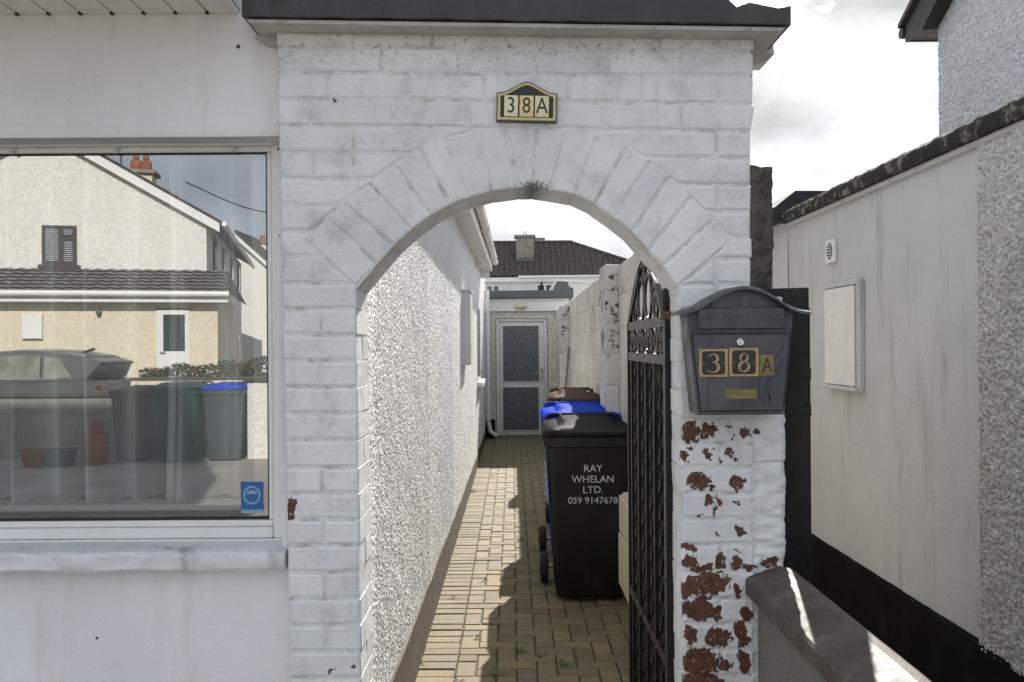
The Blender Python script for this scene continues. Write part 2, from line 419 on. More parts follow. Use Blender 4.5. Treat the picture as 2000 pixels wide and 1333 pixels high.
def m_block():
    m = NT('painted_block')
    v = m.vec()
    c = m.mix(m.ramp(m.noise(v, 2.5, 5), 0.3, 0.7), (0.68, 0.66, 0.61), (0.80, 0.78, 0.735))
    oi = m.n('ShaderNodeObjectInfo')
    c = m.mix(1.0, c, m.mix(oi.outputs['Random'], (0.93, 0.92, 0.91), (1.05, 1.05, 1.05)), 'MULTIPLY')
    st = m.noise(m.stretch(v, 9, 9, 0.8), 1.8, 8, 0.7)
    c = m.mix(m.ramp(st, 0.48, 0.78, 0, 0.6), c, (0.25, 0.19, 0.14))
    bl = m.noise(v, 11, 9, 0.75)
    big = m.noise(v, 1.1, 2, 0.5)
    c = m.mix(m.math('MULTIPLY', m.ramp(bl, 0.56, 0.66), m.ramp(big, 0.45, 0.62)), c, (0.045, 0.035, 0.025))
    h = m.math('ADD', m.noise(v, 80, 5, 0.65), m.math('MULTIPLY', m.noise(v, 20, 4, 0.6), 0.6))
    return m.done(c, 0.8, m.bump(h, 0.7, 0.005), 0, 0.25)
M['block'] = m_block()

def m_blackened():
    m = NT('blackened_pillar_paint')
    v = m.vec()
    c = m.mix(m.ramp(m.noise(v, 5, 5), 0.3, 0.7), (0.62, 0.60, 0.56), (0.74, 0.72, 0.68))
    bl = m.noise(v, 10, 9, 0.72)
    c = m.mix(m.ramp(bl, 0.52, 0.60), c, (0.035, 0.026, 0.018))
    c = m.mix(m.ramp(m.noise(v, 30, 5, 0.7), 0.62, 0.7, 0, 0.8), c, (0.10, 0.05, 0.03))
    h = m.math('ADD', m.noise(v, 80, 5, 0.65), m.math('MULTIPLY', bl, 0.9))
    return m.done(c, 0.85, m.bump(h, 0.8, 0.006), 0, 0.25)
M['blackened'] = m_blackened()

def m_mail():
    m = NT('weathered_grey_metal')
    v = m.vec()
    c = m.mix(m.ramp(m.noise(v, 7, 6, 0.6), 0.3, 0.7), (0.060, 0.060, 0.068), (0.098, 0.096, 0.106))
    st = m.noise(m.stretch(v, 14, 14, 1.4), 3.0, 7, 0.65)
    c = m.mix(m.ramp(st, 0.52, 0.68, 0, 0.8), c, (0.030, 0.034, 0.054))
    c = m.mix(m.ramp(m.noise(v, 160, 3, 0.6), 0.6, 0.72, 0, 0.25), c, (0.20, 0.195, 0.19))
    r = m.ramp(m.noise(v, 20, 5), 0.3, 0.7, 0.34, 0.56)
    return m.done(c, r, m.bump(m.noise(v, 300, 3), 0.12, 0.001), 0.25, 0.5)
M['mail'] = m_mail()

def m_paver():
    m = NT('buff_paver')
    v = m.vec()
    oi = m.n('ShaderNodeObjectInfo')
    cr = m.n('ShaderNodeValToRGB'); m.l(oi.outputs['Random'], cr.inputs[0])
    e = cr.color_ramp.elements
    e[0].position = 0.0; e[0].color = (0.155, 0.117, 0.062, 1)
    e[1].position = 1.0; e[1].color = (0.270, 0.205, 0.100, 1)
    k = e.new(0.35); k.color = (0.205, 0.162, 0.098, 1)
    k = e.new(0.6); k.color = (0.245, 0.190, 0.100, 1)
    k = e.new(0.8); k.color = (0.185, 0.155, 0.115, 1)
    c = m.mix(m.ramp(m.noise(v, 14, 6, 0.7), 0.35, 0.7, 0, 0.5), cr.outputs[0], (0.13, 0.105, 0.075))
    c = m.mix(m.ramp(m.noise(v, 220, 3, 0.6), 0.55, 0.72, 0, 0.5), c, (0.42, 0.37, 0.28))
    c = m.mix(m.ramp(m.noise(v, 2.3, 4, 0.6), 0.52, 0.7, 0, 0.35), c, (0.070, 0.068, 0.028))
    h = m.math('ADD', m.noise(v, 170, 4, 0.7), m.math('MULTIPLY', m.noise(v, 25, 3, 0.5), 0.6))
    return m.done(c, 0.8, m.bump(h, 0.6, 0.003), 0, 0.35)
M['paver'] = m_paver()

def m_peel_coping():
    m = NT('peeling_black_coping')
    v = m.vec()
    c = m.mix(m.ramp(m.noise(v, 13, 9, 0.78), 0.51, 0.62), (0.016, 0.015, 0.015), (0.22, 0.195, 0.165))
    c = m.mix(m.ramp(m.noise(v, 28, 5, 0.7), 0.55, 0.7, 0, 0.7), c, (0.035, 0.03, 0.026))
    return m.done(c, 0.8, m.bump(m.noise(v, 45, 6, 0.7), 0.8, 0.008), 0, 0.3)
M['peel_coping'] = m_peel_coping()

def m_glass(name, refl, tint=(0.86, 0.90, 0.89), rough=0.0, bump=False):
    m = NT(name)
    t = m.t
    t.nodes.remove(m.b)
    tr = m.n('ShaderNodeBsdfTransparent'); tr.inputs[0].default_value = (*tint, 1)
    gl = m.n('ShaderNodeBsdfGlossy'); gl.inputs['Roughness'].default_value = rough
    gl.inputs[0].default_value = (0.95, 0.97, 0.98, 1)
    fr = m.n('ShaderNodeFresnel'); fr.inputs[0].default_value = 1.5
    mx = m.n('ShaderNodeMixShader')
    fac = m.math('ADD', m.math('MULTIPLY', fr.outputs[0], 1.0), refl - 0.04)
    fac = m.math('MINIMUM', fac, 1.0)
    m.l(fac, mx.inputs[0]); m.l(tr.outputs[0], mx.inputs[1]); m.l(gl.outputs[0], mx.inputs[2])
    if bump:
        v = m.vec()
        nb = m.bump(m.noise(v, 2.0, 2, 0.5), 0.02, 0.02)
        m.l(nb, gl.inputs['Normal'])
    m.l(mx.outputs[0], m.out.inputs[0])
    return m.m
M['glass'] = m_glass('double_glazing', 0.30, (0.90, 0.93, 0.925))
M['car_glass'] = m_glass('car_glass', 0.18, (0.45, 0.55, 0.5))

def m_obscure():
    m = NT('obscured_door_glass')
    v = m.vec()
    n = m.noise(m.stretch(v, 1, 1, 0.18), 95, 4, 0.6)
    c = m.mix(m.ramp(n, 0.35, 0.7), (0.055, 0.066, 0.072), (0.20, 0.225, 0.235))
    nrm = m.bump(n, 0.5, 0.008)
    return m.done(c, 0.22, nrm, 0, 0.6)
M['obscure'] = m_obscure()

# ------------------------------------------------------------------ mesh helpers
class MB:
    """collects vertices and faces of one mesh"""
    def __init__(self):
        self.v, self.f = [], []
    def add(self, vs, fs):
        o = len(self.v)
        self.v += [tuple(p) for p in vs]
        self.f += [tuple(i + o for i in f) for f in fs]
        return self
    def box(self, x0, x1, y0, y1, z0, z1):
        vs = [(x0,y0,z0),(x1,y0,z0),(x1,y1,z0),(x0,y1,z0),(x0,y0,z1),(x1,y0,z1),(x1,y1,z1),(x0,y1,z1)]
        return self.add(vs, [(3,2,1,0),(4,5,6,7),(0,1,5,4),(1,2,6,5),(2,3,7,6),(3,0,4,7)])
    def bevbox(self, x0, x1, y0, y1, z0, z1, b=0.005):
        """box with all edges chamfered"""
        bm = bmesh.new()
        bmesh.ops.create_cube(bm, size=1)
        bmesh.ops.scale(bm, vec=(x1-x0, y1-y0, z1-z0), verts=bm.verts)
        bmesh.ops.translate(bm, vec=((x0+x1)/2, (y0+y1)/2, (z0+z1)/2), verts=bm.verts)
        bmesh.ops.bevel(bm, geom=bm.edges[:], offset=b, segments=1, affect='EDGES')
        bm.verts.ensure_lookup_table()
        self.add([v.co[:] for v in bm.verts], [[v.index for v in f.verts] for f in bm.faces])
        bm.free()
        return self
    def prism(self, pts, y0, y1, axis='y'):
        """polygon of (a, b) points extruded along an axis: y -> (a,y,b); x -> (x,a,b); z -> (a,b,z)"""
        def p(a, b, t):
            return (a, t, b) if axis == 'y' else (t, a, b) if axis == 'x' else (a, b, t)
        n = len(pts)
        vs = [p(a, b, y0) for a, b in pts] + [p(a, b, y1) for a, b in pts]
        fs = [tuple(range(n)), tuple(range(2*n-1, n-1, -1))]
        fs += [(i, i+n, (i+1) % n + n, (i+1) % n) for i in range(n)]
        return self.add(vs, fs)
    def loft(self, secs, cap0=True, cap1=True, close=True):
        n = len(secs[0])
        vs = [p for s in secs for p in s]
        fs = []
        for k in range(len(secs)-1):
            for i in range(n if close else n-1):
                j = (i+1) % n
                fs.append((k*n+i, k*n+j, (k+1)*n+j, (k+1)*n+i))
        if cap0: fs.append(tuple(range(n-1, -1, -1)))
        if cap1: fs.append(tuple((len(secs)-1)*n+i for i in range(n)))
        return self.add(vs, fs)
    def tube(self, pts, r, n=8, square=False, twist=0.0, closed=False, flat=None):
        pts = [Vector(p) for p in pts]
        secs = []
        up = None
        m = len(pts)
        for i, p in enumerate(pts):
            if closed:
                t = (pts[(i+1) % m] - pts[i-1]).normalized()
            else:
                t = (pts[min(i+1, m-1)] - pts[max(i-1, 0)]).normalized()
            if up is None:
                a = Vector((0,0,1)) if abs(t.z) < 0.9 else Vector((1,0,0))
                up = (a - t*a.dot(t)).normalized()
            else:
                up = (up - t*up.dot(t)).normalized()
            s = t.cross(up)
            ri = r[i] if isinstance(r, (list, tuple)) else r
            k = 4 if square else n
            ring = []
            for j in range(k):
                a = 2*math.pi*(j+0.5)/k + twist*i
                if flat:
                    ring.append(p + up*math.cos(a)*flat[0]*1.414 + s*math.sin(a)*flat[1]*1.414)
                else:
                    ring.append(p + up*math.cos(a)*ri + s*math.sin(a)*ri)
            secs.append(ring)
        if closed:
            secs.append(secs[0])
        return self.loft(secs, not closed, not closed)
    def lathe(self, prof, c, axis='z', n=20):
        """profile of (radius, height) turned about an axis through c"""
        secs = []
        for r, h in prof:
            ring = []
            for j in range(n):
                a = 2*math.pi*j/n
                u, w = r*math.cos(a), r*math.sin(a)
                ring.append((c[0]+u, c[1]+w, c[2]+h) if axis == 'z' else (c[0]+h, c[1]+u, c[2]+w) if axis == 'x' else (c[0]+w, c[1]+h, c[2]+u))
            secs.append(ring)
        return self.loft(secs)
    def mesh(self, name, smooth=None):
        me = bpy.data.meshes.new(name)
        me.from_pydata(self.v, [], self.f)
        me.validate()
        bm = bmesh.new(); bm.from_mesh(me)
        bmesh.ops.recalc_face_normals(bm, faces=bm.faces)
        bm.to_mesh(me); bm.free()
        if smooth is not None:
            me.polygons.foreach_set('use_smooth', [True]*len(me.polygons))
            me.set_sharp_from_angle(angle=R(smooth))
        me.update()
        return me
    def build(self, name, mat, parent=None, smooth=None):
        return link(name, self.mesh(name, smooth), mat, parent)

def link(name, me, mat, parent=None):
    if mat is not None and not me.materials:
        me.materials.append(mat)
    o = bpy.data.objects.new(name, me)
    COL.objects.link(o)
    if parent is not None:
        o.parent = parent
    return o

def tag(o, label, cat, group=None, kind=None):
    o['label'] = label
    o['category'] = cat
    if group: o['group'] = group
    if kind: o['kind'] = kind
    return o

def thing(name, label, cat, loc=(0,0,0), rz=0.0, group=None):
    o = bpy.data.objects.new(name, None)
    o.empty_display_size = 0.1
    COL.objects.link(o)
    o.location = loc
    o.rotation_euler = (0, 0, rz)
    return tag(o, label, cat, group)

def structure(name, mb, mat, smooth=None):
    o = mb.build(name, mat, None, smooth)
    o['kind'] = 'structure'
    return o

def text_mesh(s, size, depth=0.001, align='CENTER', space=1.0, line=1.0):
    cu = bpy.data.curves.new('lettering', 'FONT')
    cu.body = s
    cu.size = size
    cu.extrude = depth / 2
    cu.align_x = align
    cu.align_y = 'CENTER'
    cu.space_character = space
    cu.space_line = line
    cu.resolution_u = 4
    o = bpy.data.objects.new('lettering', cu)
    COL.objects.link(o)
    bpy.context.view_layer.update()
    me = bpy.data.meshes.new_from_object(o.evaluated_get(bpy.context.evaluated_depsgraph_get()))
    bpy.data.objects.remove(o)
    bpy.data.curves.remove(cu)
    return me

def text_on(s, size, mat, loc, parent=None, name='lettering', sx=1.0, rx=90, ry=0.0, depth=0.001, space=1.0, line=1.0):
    """lettering that faces -Y at loc"""
    me = text_mesh(s, size, depth, space=space, line=line)
    me.transform(Matrix.Translation(loc) @ Matrix.Rotation(R(ry), 4, 'Y') @ Matrix.Rotation(R(rx), 4, 'X') @ Matrix.Diagonal((sx, 1, 1, 1)))
    return link(name, me, mat, parent)

def offset_in(pts, d):
    """inset a counter-clockwise or clockwise polygon by d (convex enough)"""
    n = len(pts)
    area = sum(pts[i][0]*pts[(i+1) % n][1] - pts[(i+1) % n][0]*pts[i][1] for i in range(n))
    sg = 1 if area > 0 else -1
    out = []
    for i in range(n):
        ax, az = pts[i-1]; bx, bz = pts[i]; cx, cz = pts[(i+1) % n]
        e1 = Vector((bx-ax, bz-az)); e2 = Vector((cx-bx, cz-bz))
        if e1.length < 1e-6 or e2.length < 1e-6:
            out.append((bx, bz)); continue
        e1.normalize(); e2.normalize()
        n1 = Vector((-e1.y, e1.x))*sg; n2 = Vector((-e2.y, e2.x))*sg
        m = n1 + n2
        k = d / max(0.35, 1 + n1.dot(n2)) if m.length > 1e-6 else 0
        out.append((bx + m.x*k, bz + m.y*k))
    return out

def subdivide(pts, step):
    out = []
    n = len(pts)
    for i in range(n):
        a, b = pts[i], pts[(i+1) % n]
        ln = math.hypot(b[0]-a[0], b[1]-a[1])
        k = max(1, int(round(ln/step)))
        out += [(a[0]+(b[0]-a[0])*j/k, a[1]+(b[1]-a[1])*j/k) for j in range(k)]
    return out

def brick_mb(poly, y0, y1, bev=0.006, jit=0.0016, step=0.055, rng=rnd, back=False):
    """one brick: outline poly of (x,z) on the wall face, softened arris, slightly wavering edge"""
    p = subdivide(poly, step)
    p = [(x + rng.uniform(-jit, jit), z + rng.uniform(-jit, jit)) for x, z in p]
    dy = rng.uniform(-0.0014, 0.0014)
    tx, tz = rng.uniform(-0.008, 0.008), rng.uniform(-0.015, 0.015)
    cx = sum(q[0] for q in p)/len(p); cz = sum(q[1] for q in p)/len(p)
    q1 = offset_in(p, bev*0.32); q2 = offset_in(p, bev)
    def lay(pp, y, tilt=True):
        return [(x, y + dy + ((x-cx)*tx + (z-cz)*tz if tilt else 0), z) for x, z in pp]
    mb = MB()
    secs = [lay(q2, y0), lay(q1, y0 + bev*0.28), lay(p, y0 + bev)]
    if back:
        secs += [lay(p, y1 - bev, False), lay(q1, y1 - bev*0.3, False), lay(q2, y1, False)]
    else:
        secs += [lay(p, y1, False)]
    mb.loft(secs)
    return mb

# ------------------------------------------------------------------ numpy relief
def hash2(ix, iy, seed):
    h = np.sin(ix*127.1 + iy*311.7 + seed*74.7)*43758.5453
    return h - np.floor(h)

def stones(U, V, cell, seed, rmin=0.45, rmax=0.85):
    """height field of thrown pebbles: 0..1"""
    u, v = U/cell, V/cell
    iu, iv = np.floor(u), np.floor(v)
    H = np.zeros_like(u)
    for a in (-1, 0, 1):
        for b in (-1, 0, 1):
            cu, cv = iu+a, iv+b
            px = cu + hash2(cu, cv, seed); py = cv + hash2(cu, cv, seed+1.3)
            r = rmin + (rmax-rmin)*hash2(cu, cv, seed+2.7)
            k = 0.6 + 0.8*hash2(cu, cv, seed+4.1)
            d2 = ((u-px)**2*k + (v-py)**2/k)/(r*r)
            tilt = 1 + 0.5*(hash2(cu, cv, seed+5.9)-0.5)*(u-px)/r*2
            H = np.maximum(H, np.sqrt(np.clip(1-d2, 0, 1))*r/rmax*tilt)
    return H

def lattice(U, V, cell, seed):
    u, v = U/cell, V/cell
    iu, iv = np.floor(u), np.floor(v)
    fu, fv = u-iu, v-iv
    fu = fu*fu*(3-2*fu); fv = fv*fv*(3-2*fv)
    a = hash2(iu, iv, seed); b = hash2(iu+1, iv, seed); c = hash2(iu, iv+1, seed); d = hash2(iu+1, iv+1, seed)
    return (a*(1-fu)+b*fu)*(1-fv) + (c*(1-fu)+d*fu)*fv

def relief_sheet(name, mat, parent, us, vs, fn, height, smooth=True):
    """grid sheet; fn(U, V, H) -> (X, Y, Z) arrays; height(U, V) -> H"""
    U, V = np.meshgrid(us, vs)
    X, Y, Z = fn(U, V, height(U, V))
    co = np.stack([X, Y, Z], -1).reshape(-1, 3).astype(np.float32)
    nu, nv = len(us), len(vs)
    i = np.arange(nu*nv).reshape(nv, nu)
    q = np.stack([i[:-1, :-1], i[:-1, 1:], i[1:, 1:], i[1:, :-1]], -1).reshape(-1, 4)
    me = bpy.data.meshes.new(name)
    me.vertices.add(len(co)); me.vertices.foreach_set('co', co.ravel())
    me.loops.add(q.size); me.loops.foreach_set('vertex_index', q.ravel().astype(np.int32))
    me.polygons.add(len(q))
    me.polygons.foreach_set('loop_start', np.arange(0, q.size, 4, dtype=np.int32))
    me.polygons.foreach_set('loop_total', np.full(len(q), 4, dtype=np.int32))
    if smooth:
        me.polygons.foreach_set('use_smooth', np.ones(len(q), dtype=bool))
    me.update(); me.validate()
    return link(name, me, mat, parent)

# ================================================================== ground
structure('ground', MB().add([(-900,-900,-0.06),(900,-900,-0.06),(900,900,-0.06),(-900,900,-0.06)], [(0,1,2,3)]), M['pave_grey'])

# ================================================================== paved side passage
path = structure('passage_path', MB().box(-0.50, 0.78, 0.02, 12.84, -0.055, -0.0065), M['pave_bed'])
def paver_mb(x0, x1, y0, y1, rng):
    g = 0.0035
    x0 += g; x1 -= g; y0 += g; y1 -= g
    j = lambda: rng.uniform(-0.0015, 0.0015)
    t = [(x0+j(), y0+j()), (x1+j(), y0+j()), (x1+j(), y1+j()), (x0+j(), y1+j())]
    ti = offset_in(t, 0.0055)
    zz = rng.uniform(-0.0028, 0.0022); sx = rng.uniform(-0.006, 0.006); sy = rng.uniform(-0.010, 0.010)
    cx, cy = (x0+x1)/2, (y0+y1)/2
    up = lambda x, y, h: (x, y, h + zz + (x-cx)*sx + (y-cy)*sy)
    return MB().loft([[(x, y, -0.05) for x, y in t], [up(x, y, -0.005) for x, y in t], [up(x, y, 0) for x, y in ti]], cap0=False)
def clip(r, x0, x1, y0, y1):
    a = (max(r[0], x0), min(r[1], x1), max(r[2], y0), min(r[3], y1))
    return a if a[1]-a[0] > 0.025 and a[3]-a[2] > 0.025 else None
PX0, PXS, PX1 = -0.492, -0.287, 0.755
rects = []
y = 0.05
while y < 12.83:
    rects.append((PX0, PXS, y, min(y+0.1, 12.84))); y += 0.1
A = 0.1                                                # 90 degree herringbone of 200 x 100 blocks
for i in range(-200, 200):
    for jn in range(-60, 60):
        # each step moves the pair one unit along the diagonal
        bx = PXS + (i + 4*jn*0) * A
        by = 0.05 + i * A
        ox, oy = bx + 2*jn*A, by - 2*jn*A
        h = clip((ox, ox+2*A, oy, oy+A), PXS, PX1, 0.05, 12.84)
        v_ = clip((ox, ox+A, oy+A, oy+3*A), PXS, PX1, 0.05, 12.84)
        for q in (h, v_):
            if q: rects.append(q)
seen = set(); uniq = []
for q in rects:
    k = tuple(round(t, 3) for t in q)
    if k not in seen:
        seen.add(k); uniq.append(q)
vis = sorted([q for q in uniq if q[3] > 1.55], key=lambda q: q[2])
near = vis[:295]
near_set = set(near)
for q in near:
    paver_mb(*q, rnd).build('paving_block', M['paver'], path)
rest = MB()
for q in uniq:
    if q not in near_set:
        m_ = paver_mb(*q, rnd); rest.add(m_.v, m_.f)
o = rest.build('distant_paving_blocks', M['paver'], path); o['kind'] = 'stuff'

# ================================================================== the brick archway
arch = thing('brick_archway', 'white painted brick archway wall with paint flaking off its right pier', 'archway')
Y0, Y1 = 0.0, 0.215
D0 = 2.54
P = lambda px, py: at(px, py, D0)
def seg(poly, y):
    """x on a polyline of (x,y) pixels sorted by y"""
    for (xa, ya), (xb, yb) in zip(poly, poly[1:]):
        if min(ya, yb) <= y <= max(ya, yb) and ya != yb:
            return xa + (xb-xa)*(y-ya)/(yb-ya)
    return poly[0][0] if abs(y-poly[0][1]) < abs(y-poly[-1][1]) else poly[-1][0]
xL = lambda y: 540 + (y-90)*0.0215
xR = lambda y: 1476 - max(0, 260-y)*0.0 - (7 if y > 220 else 0) + max(0, y-600)*0.011
jL = lambda y: 697 + (y-605)*0.0135
jR = lambda y: 1326 + (y-600)*0.011
V = [((588,465),(695,560)), ((638,427),(737,518)), ((668,394),(769,482)), ((722,358),(804,451)), ((768,320),(842,422)),
     ((815,283),(879,402)), ((865,266),(915,389)), ((928,249),(962,376)), ((985,246),(1015,369)), ((1050,248),(1042,369)),
     ((1111,251),(1074,374)), ((1171,257),(1122,382)), ((1227,281),(1160,400)), ((1272,311),(1198,427)), ((1311,341),(1234,455)),
     ((1353,380),(1265,490)), ((1395,427),(1294,522)), ((1435,468),(1321,563))]
INTR = [(697,600), (695,572)] + [b for a, b in V][1:-1] + [(1321,563), (1326,600)]
for (oa, ia), (ob, ib) in zip(V, V[1:]):
    poly = [P(*oa), P(*ob), P(*ib), P(*ia)]
    cx = sum(p[0] for p in poly)/4
    poly = offset_in(poly, 0.0028)
    brick_mb(poly, Y0, Y1, 0.0075, 0.0014, 0.07, back=True).build('arch_brick', M['brick'], arch)
extL = [V[k][0] for k in range(8)][::-1]               # outer line, top to bottom
lowL = [(588,465), (697,562)]
extR = [V[k][0] for k in range(10, 18)]
lowR = [(1435,468), (1321,565)]
rowsL = [60, 90, 141, 193, 245, 298, 348, 401, 451, 502, 553, 604, 654, 705, 756, 808, 860, 914, 964, 1016, 1067, 1119, 1171, 1223, 1274]
rowsR = [72, 99, 150, 204, 257, 310, 362, 413, 465, 506, 556, 608, 660, 712, 764, 815, 866, 914, 964, 1014, 1064, 1116, 1168, 1218, 1268]
while rowsL[-1] < 1765:
    rowsL.append(rowsL[-1]+51.4); rowsR.append(rowsR[-1]+51.4)
def yrow(i, x):
    return rowsL[i] + (rowsR[i]-rowsL[i])*(x-545)/930.0
G = 2.3                                                # half joint in pixels
def lay_brick(i, xa0, xa1, xb0, xb1, header, mat=None):
    """brick of row i from x=xa (top, bottom) to x=xb (top, bottom) in photo pixels"""
    yt = lambda x: yrow(i, x) + G*0.85
    yb = lambda x: yrow(i+1, x) - G*0.85
    poly = [P(xa0, yt(xa0)), P(xb0, yt(xb0)), P(xb1, yb(xb1)), P(xa1, yb(xa1))]
    if abs(xb0-xa0) < 4: poly.pop(1)
    elif abs(xb1-xa1) < 4: poly.pop(2)
    if header:
        brick_mb(poly, Y0, Y1, 0.0085, back=True).build('brick', M['brick'], arch)
    else:
        brick_mb(poly, Y0, 0.103, 0.0085).build('brick', M['brick'], arch)
        mb = brick_mb([(x, z) for x, z in poly], -Y1, -0.112, 0.0068)
        mb.v = [(x, -y_, z) for x, y_, z in mb.v]
        mb.build('brick', M['brick'], arch)
def run(i, lo, hi, joints, header=False):
    """bricks between slanted ends lo(y), hi(y) broken at the given joints"""
    yt, yb = yrow(i, 700), yrow(i+1, 700)
    xs = [(lo(yt), lo(yb))] + [(j, j) for j in joints] + [(hi(yt), hi(yb))]
    for k in range(len(xs)-1):
        a, b = xs[k], xs[k+1]
        if max(b[0]-a[0], b[1]-a[1]) < 14:
            continue
        ga = 0 if k == 0 and lo is xL else G*rnd.uniform(0.35, 0.9)
        gb = G*rnd.uniform(0.35, 0.9)
        w = max(b[0]-a[0], b[1]-a[1])
        A0, A1, B0, B1 = a[0]+ga, a[1]+ga, b[0]-gb, b[1]-gb
        if B0 < A0: B0 = A0
        if B1 < A1: B1 = A1
        lay_brick(i, A0, A1, B0, B1, w < 92)
full = [[689, 845, 995, 1141, 1290, 1408], [607, 745, 895, 1047, 1191, 1323], [640, 797, 945, 1110, 1255, 1403], [607, 768, 915, 1060, 1180, 1330]]
wob = lambda i: rnd.uniform(-3.0, 2.5)
for i in range(4):
    d_ = wob(i)
    run(i, xL, lambda y, d_=d_: xR(y)+d_, full[i])
exl = lambda y: seg(extL, y) if y <= 465 else seg(lowL, y)
exr = lambda y: seg(extR, y) if y <= 468 else seg(lowR, y)
left_j = {4: [690], 5: [611, 689], 6: [], 7: [], 8: [], 9: [616]}
right_j = {4: [1400], 5: [], 6: [1400], 7: [], 8: [], 9: [1400]}
for i in range(4, 10):
    run(i, xL, exl, left_j[i])
    d_ = wob(i)
    run(i, exr, lambda y, d_=d_: xR(y)+d_, right_j[i])
NROW = len(rowsL) - 1
for i in range(10, NROW):
    yy = yrow(i, 620)
    if i % 2 == 0:
        run(i, xL, jL, [])
    else:
        run(i, xL, jL, [(xL(yy)+jL(yy))/2 + rnd.uniform(-3, 3)])
    d_ = 0
    yy = yrow(i, 1400)
    mid = (jR(yy)+xR(yy))/2 + rnd.uniform(-4, 6)
    run(i, jR, xR, [mid] if i % 2 == 0 else [])
# mortar bed inside: recessed behind every brick face
core = MB()
E = 0.0038
zt = P(1000, 66)[1]
def core_strip(xs_top, pts_low):
    for (xa, za), (xb, zb) in zip(pts_low, pts_low[1:]):
        core.prism([(xa, za), (xb, zb), (xb, zt), (xa, zt)], Y0+E, Y1-E)
pl = [P(*q) for q in INTR]
low = []
for k, (x, z) in enumerate(pl[1:-1], 1):
    low.append((x + (-E if k < 2 else E if k > len(pl)-3 else 0), z + E*1.2))
core_strip(None, low)
spr0, spr1 = (pl[0][0]-E, pl[0][1]+E), (pl[-1][0]+E, pl[-1][1]+E)
zg = -0.06
xl_t, xl_b = P(xL(66), 66)[0]+E, P(xL(1700), 1700)[0]+E
xj = lambda f, y: P(f(y), y)[0]
core.prism([(xl_t, zt), (low[0][0], zt), (low[0][0], low[0][1]), spr0, (xj(jL, 1760)-E, zg), (xl_b, zg)], Y0+E, Y1-E)
core.prism([(low[-1][0], zt), (P(1466, 66)[0], zt), (P(1464.5, 560)[0], P(1464.5, 560)[1]), (P(1472, 620)[0], P(1472, 620)[1]), (P(1474, 1760)[0], zg), (xj(jR, 1760)+E, zg), spr1, (low[-1][0], low[-1][1])], Y0+E, Y1-E)
core.build('mortar', M['joint'], arch)
# rendered stub built up to the right pier
us = np.linspace(0, 1, 16); vs = np.linspace(0, 1, 420)
xs0, xs1 = P(1469, 900)[0], P(1545, 900)[0]
zs0, zs1 = -0.06, P(1500, 580)[1]
ZJ = P(1510, 905)[1]
def stub_fn(U, Vv, H):
    w = lattice(Vv*1.8, Vv*0+3, 0.057, 2)*0.007 + lattice(Vv*1.8, Vv*0+3, 0.013, 12)*0.005 + lattice(Vv*1.8, Vv*0+3, 0.17, 5)*0.020
    X = xs0 + (xs1 - xs0)*np.minimum(U/0.8, 1.0) - np.minimum(U/0.8, 1.0)*w
    Y = 0.014 - H*0.016 + 0.010*np.exp(-((zs0+(zs1-zs0)*Vv - ZJ)/0.004)**2) + np.clip((U-0.8)/0.2, 0, 1)*0.2
    # rounded arris
    Y = Y + np.clip((U-0.62)/0.18, 0, 1)**2*0.012*(U < 0.81)
    return X, Y, zs0 + (zs1-zs0)*Vv
relief_sheet('render_patch', M['brick'], arch, us, vs, stub_fn, lambda U, Vv: 0.5*lattice(U*0.07, Vv*1.8, 0.045, 1)+0.5*lattice(U*0.07, Vv*1.8, 0.014, 8))
MB().prism([(xs0, 0.02), (xs1-0.03, 0.02), (xs1-0.02, 0.21), (xs0, 0.21)], zs0, zs1-0.002, 'z').build('render_core', M['stub'], arch)
# coping slab
def coping_slab():
    (xa, za), (xb, zb) = at(472, 31, 2.45), at(1546, 47, 2.45)
    n = 40
    secs = []
    for k in range(n+1):
        t = k/n
        x = xa + (xb-xa)*t
        z = za + (zb-za)*t + rnd.uniform(-0.0016, 0.0016)
        h = 0.082 + rnd.uniform(-0.003, 0.003)
        if t > 0.88: h -= 0.020 + 0.012*abs(math.sin(k*2.3))
        if k == n: x += rnd.uniform(-0.004, 0.002)
        w = rnd.uniform(-0.002, 0.002)
        secs.append([(x, -0.09+w, z), (x, -0.09+w, z+h*0.9), (x, -0.083, z+h), (x, 0.30, z+h), (x, 0.305, z), (x, 0.0, z), (x, -0.08, z-0.001)])
    return MB().loft(secs)
coping_slab().build('coping_slab', M['coping'], arch)
und = MB()
(xa, za), (xb, zb) = at(475, 32, 2.45), at(1543, 48, 2.45)
und.prism([(xa+0.004, za-0.003), (xb-0.006, zb-0.003), (xb-0.02, zb-0.013), (xa+0.012, za-0.013)], -0.076, 0.29)
(xc, zc) = P(543, 60)
und.prism([(at(501, 60, 2.6)[0], za-0.0128)] + [at(px, py, 2.6) for px, py in ((504,79),(511,84),(516,86),(521,90),(528,92),(536,94),(549,95))] + [(at(549, 60, 2.6)[0], za-0.0128)], 0.03, 0.28)
(xd, zd) = P(1476, 72)
und.prism([(at(1466, 60, 2.68)[0], zb-0.0132)] + [at(px, py, 2.68) for px, py in ((1466,98),(1473,97),(1478,94),(1481,89),(1487,84),(1491,79),(1499,76),(1504,72))] + [(at(1508, 60, 2.68)[0], zb-0.0132)], 0.12, 0.28)
und.build('coping_underside', M['coping_under'], arch)

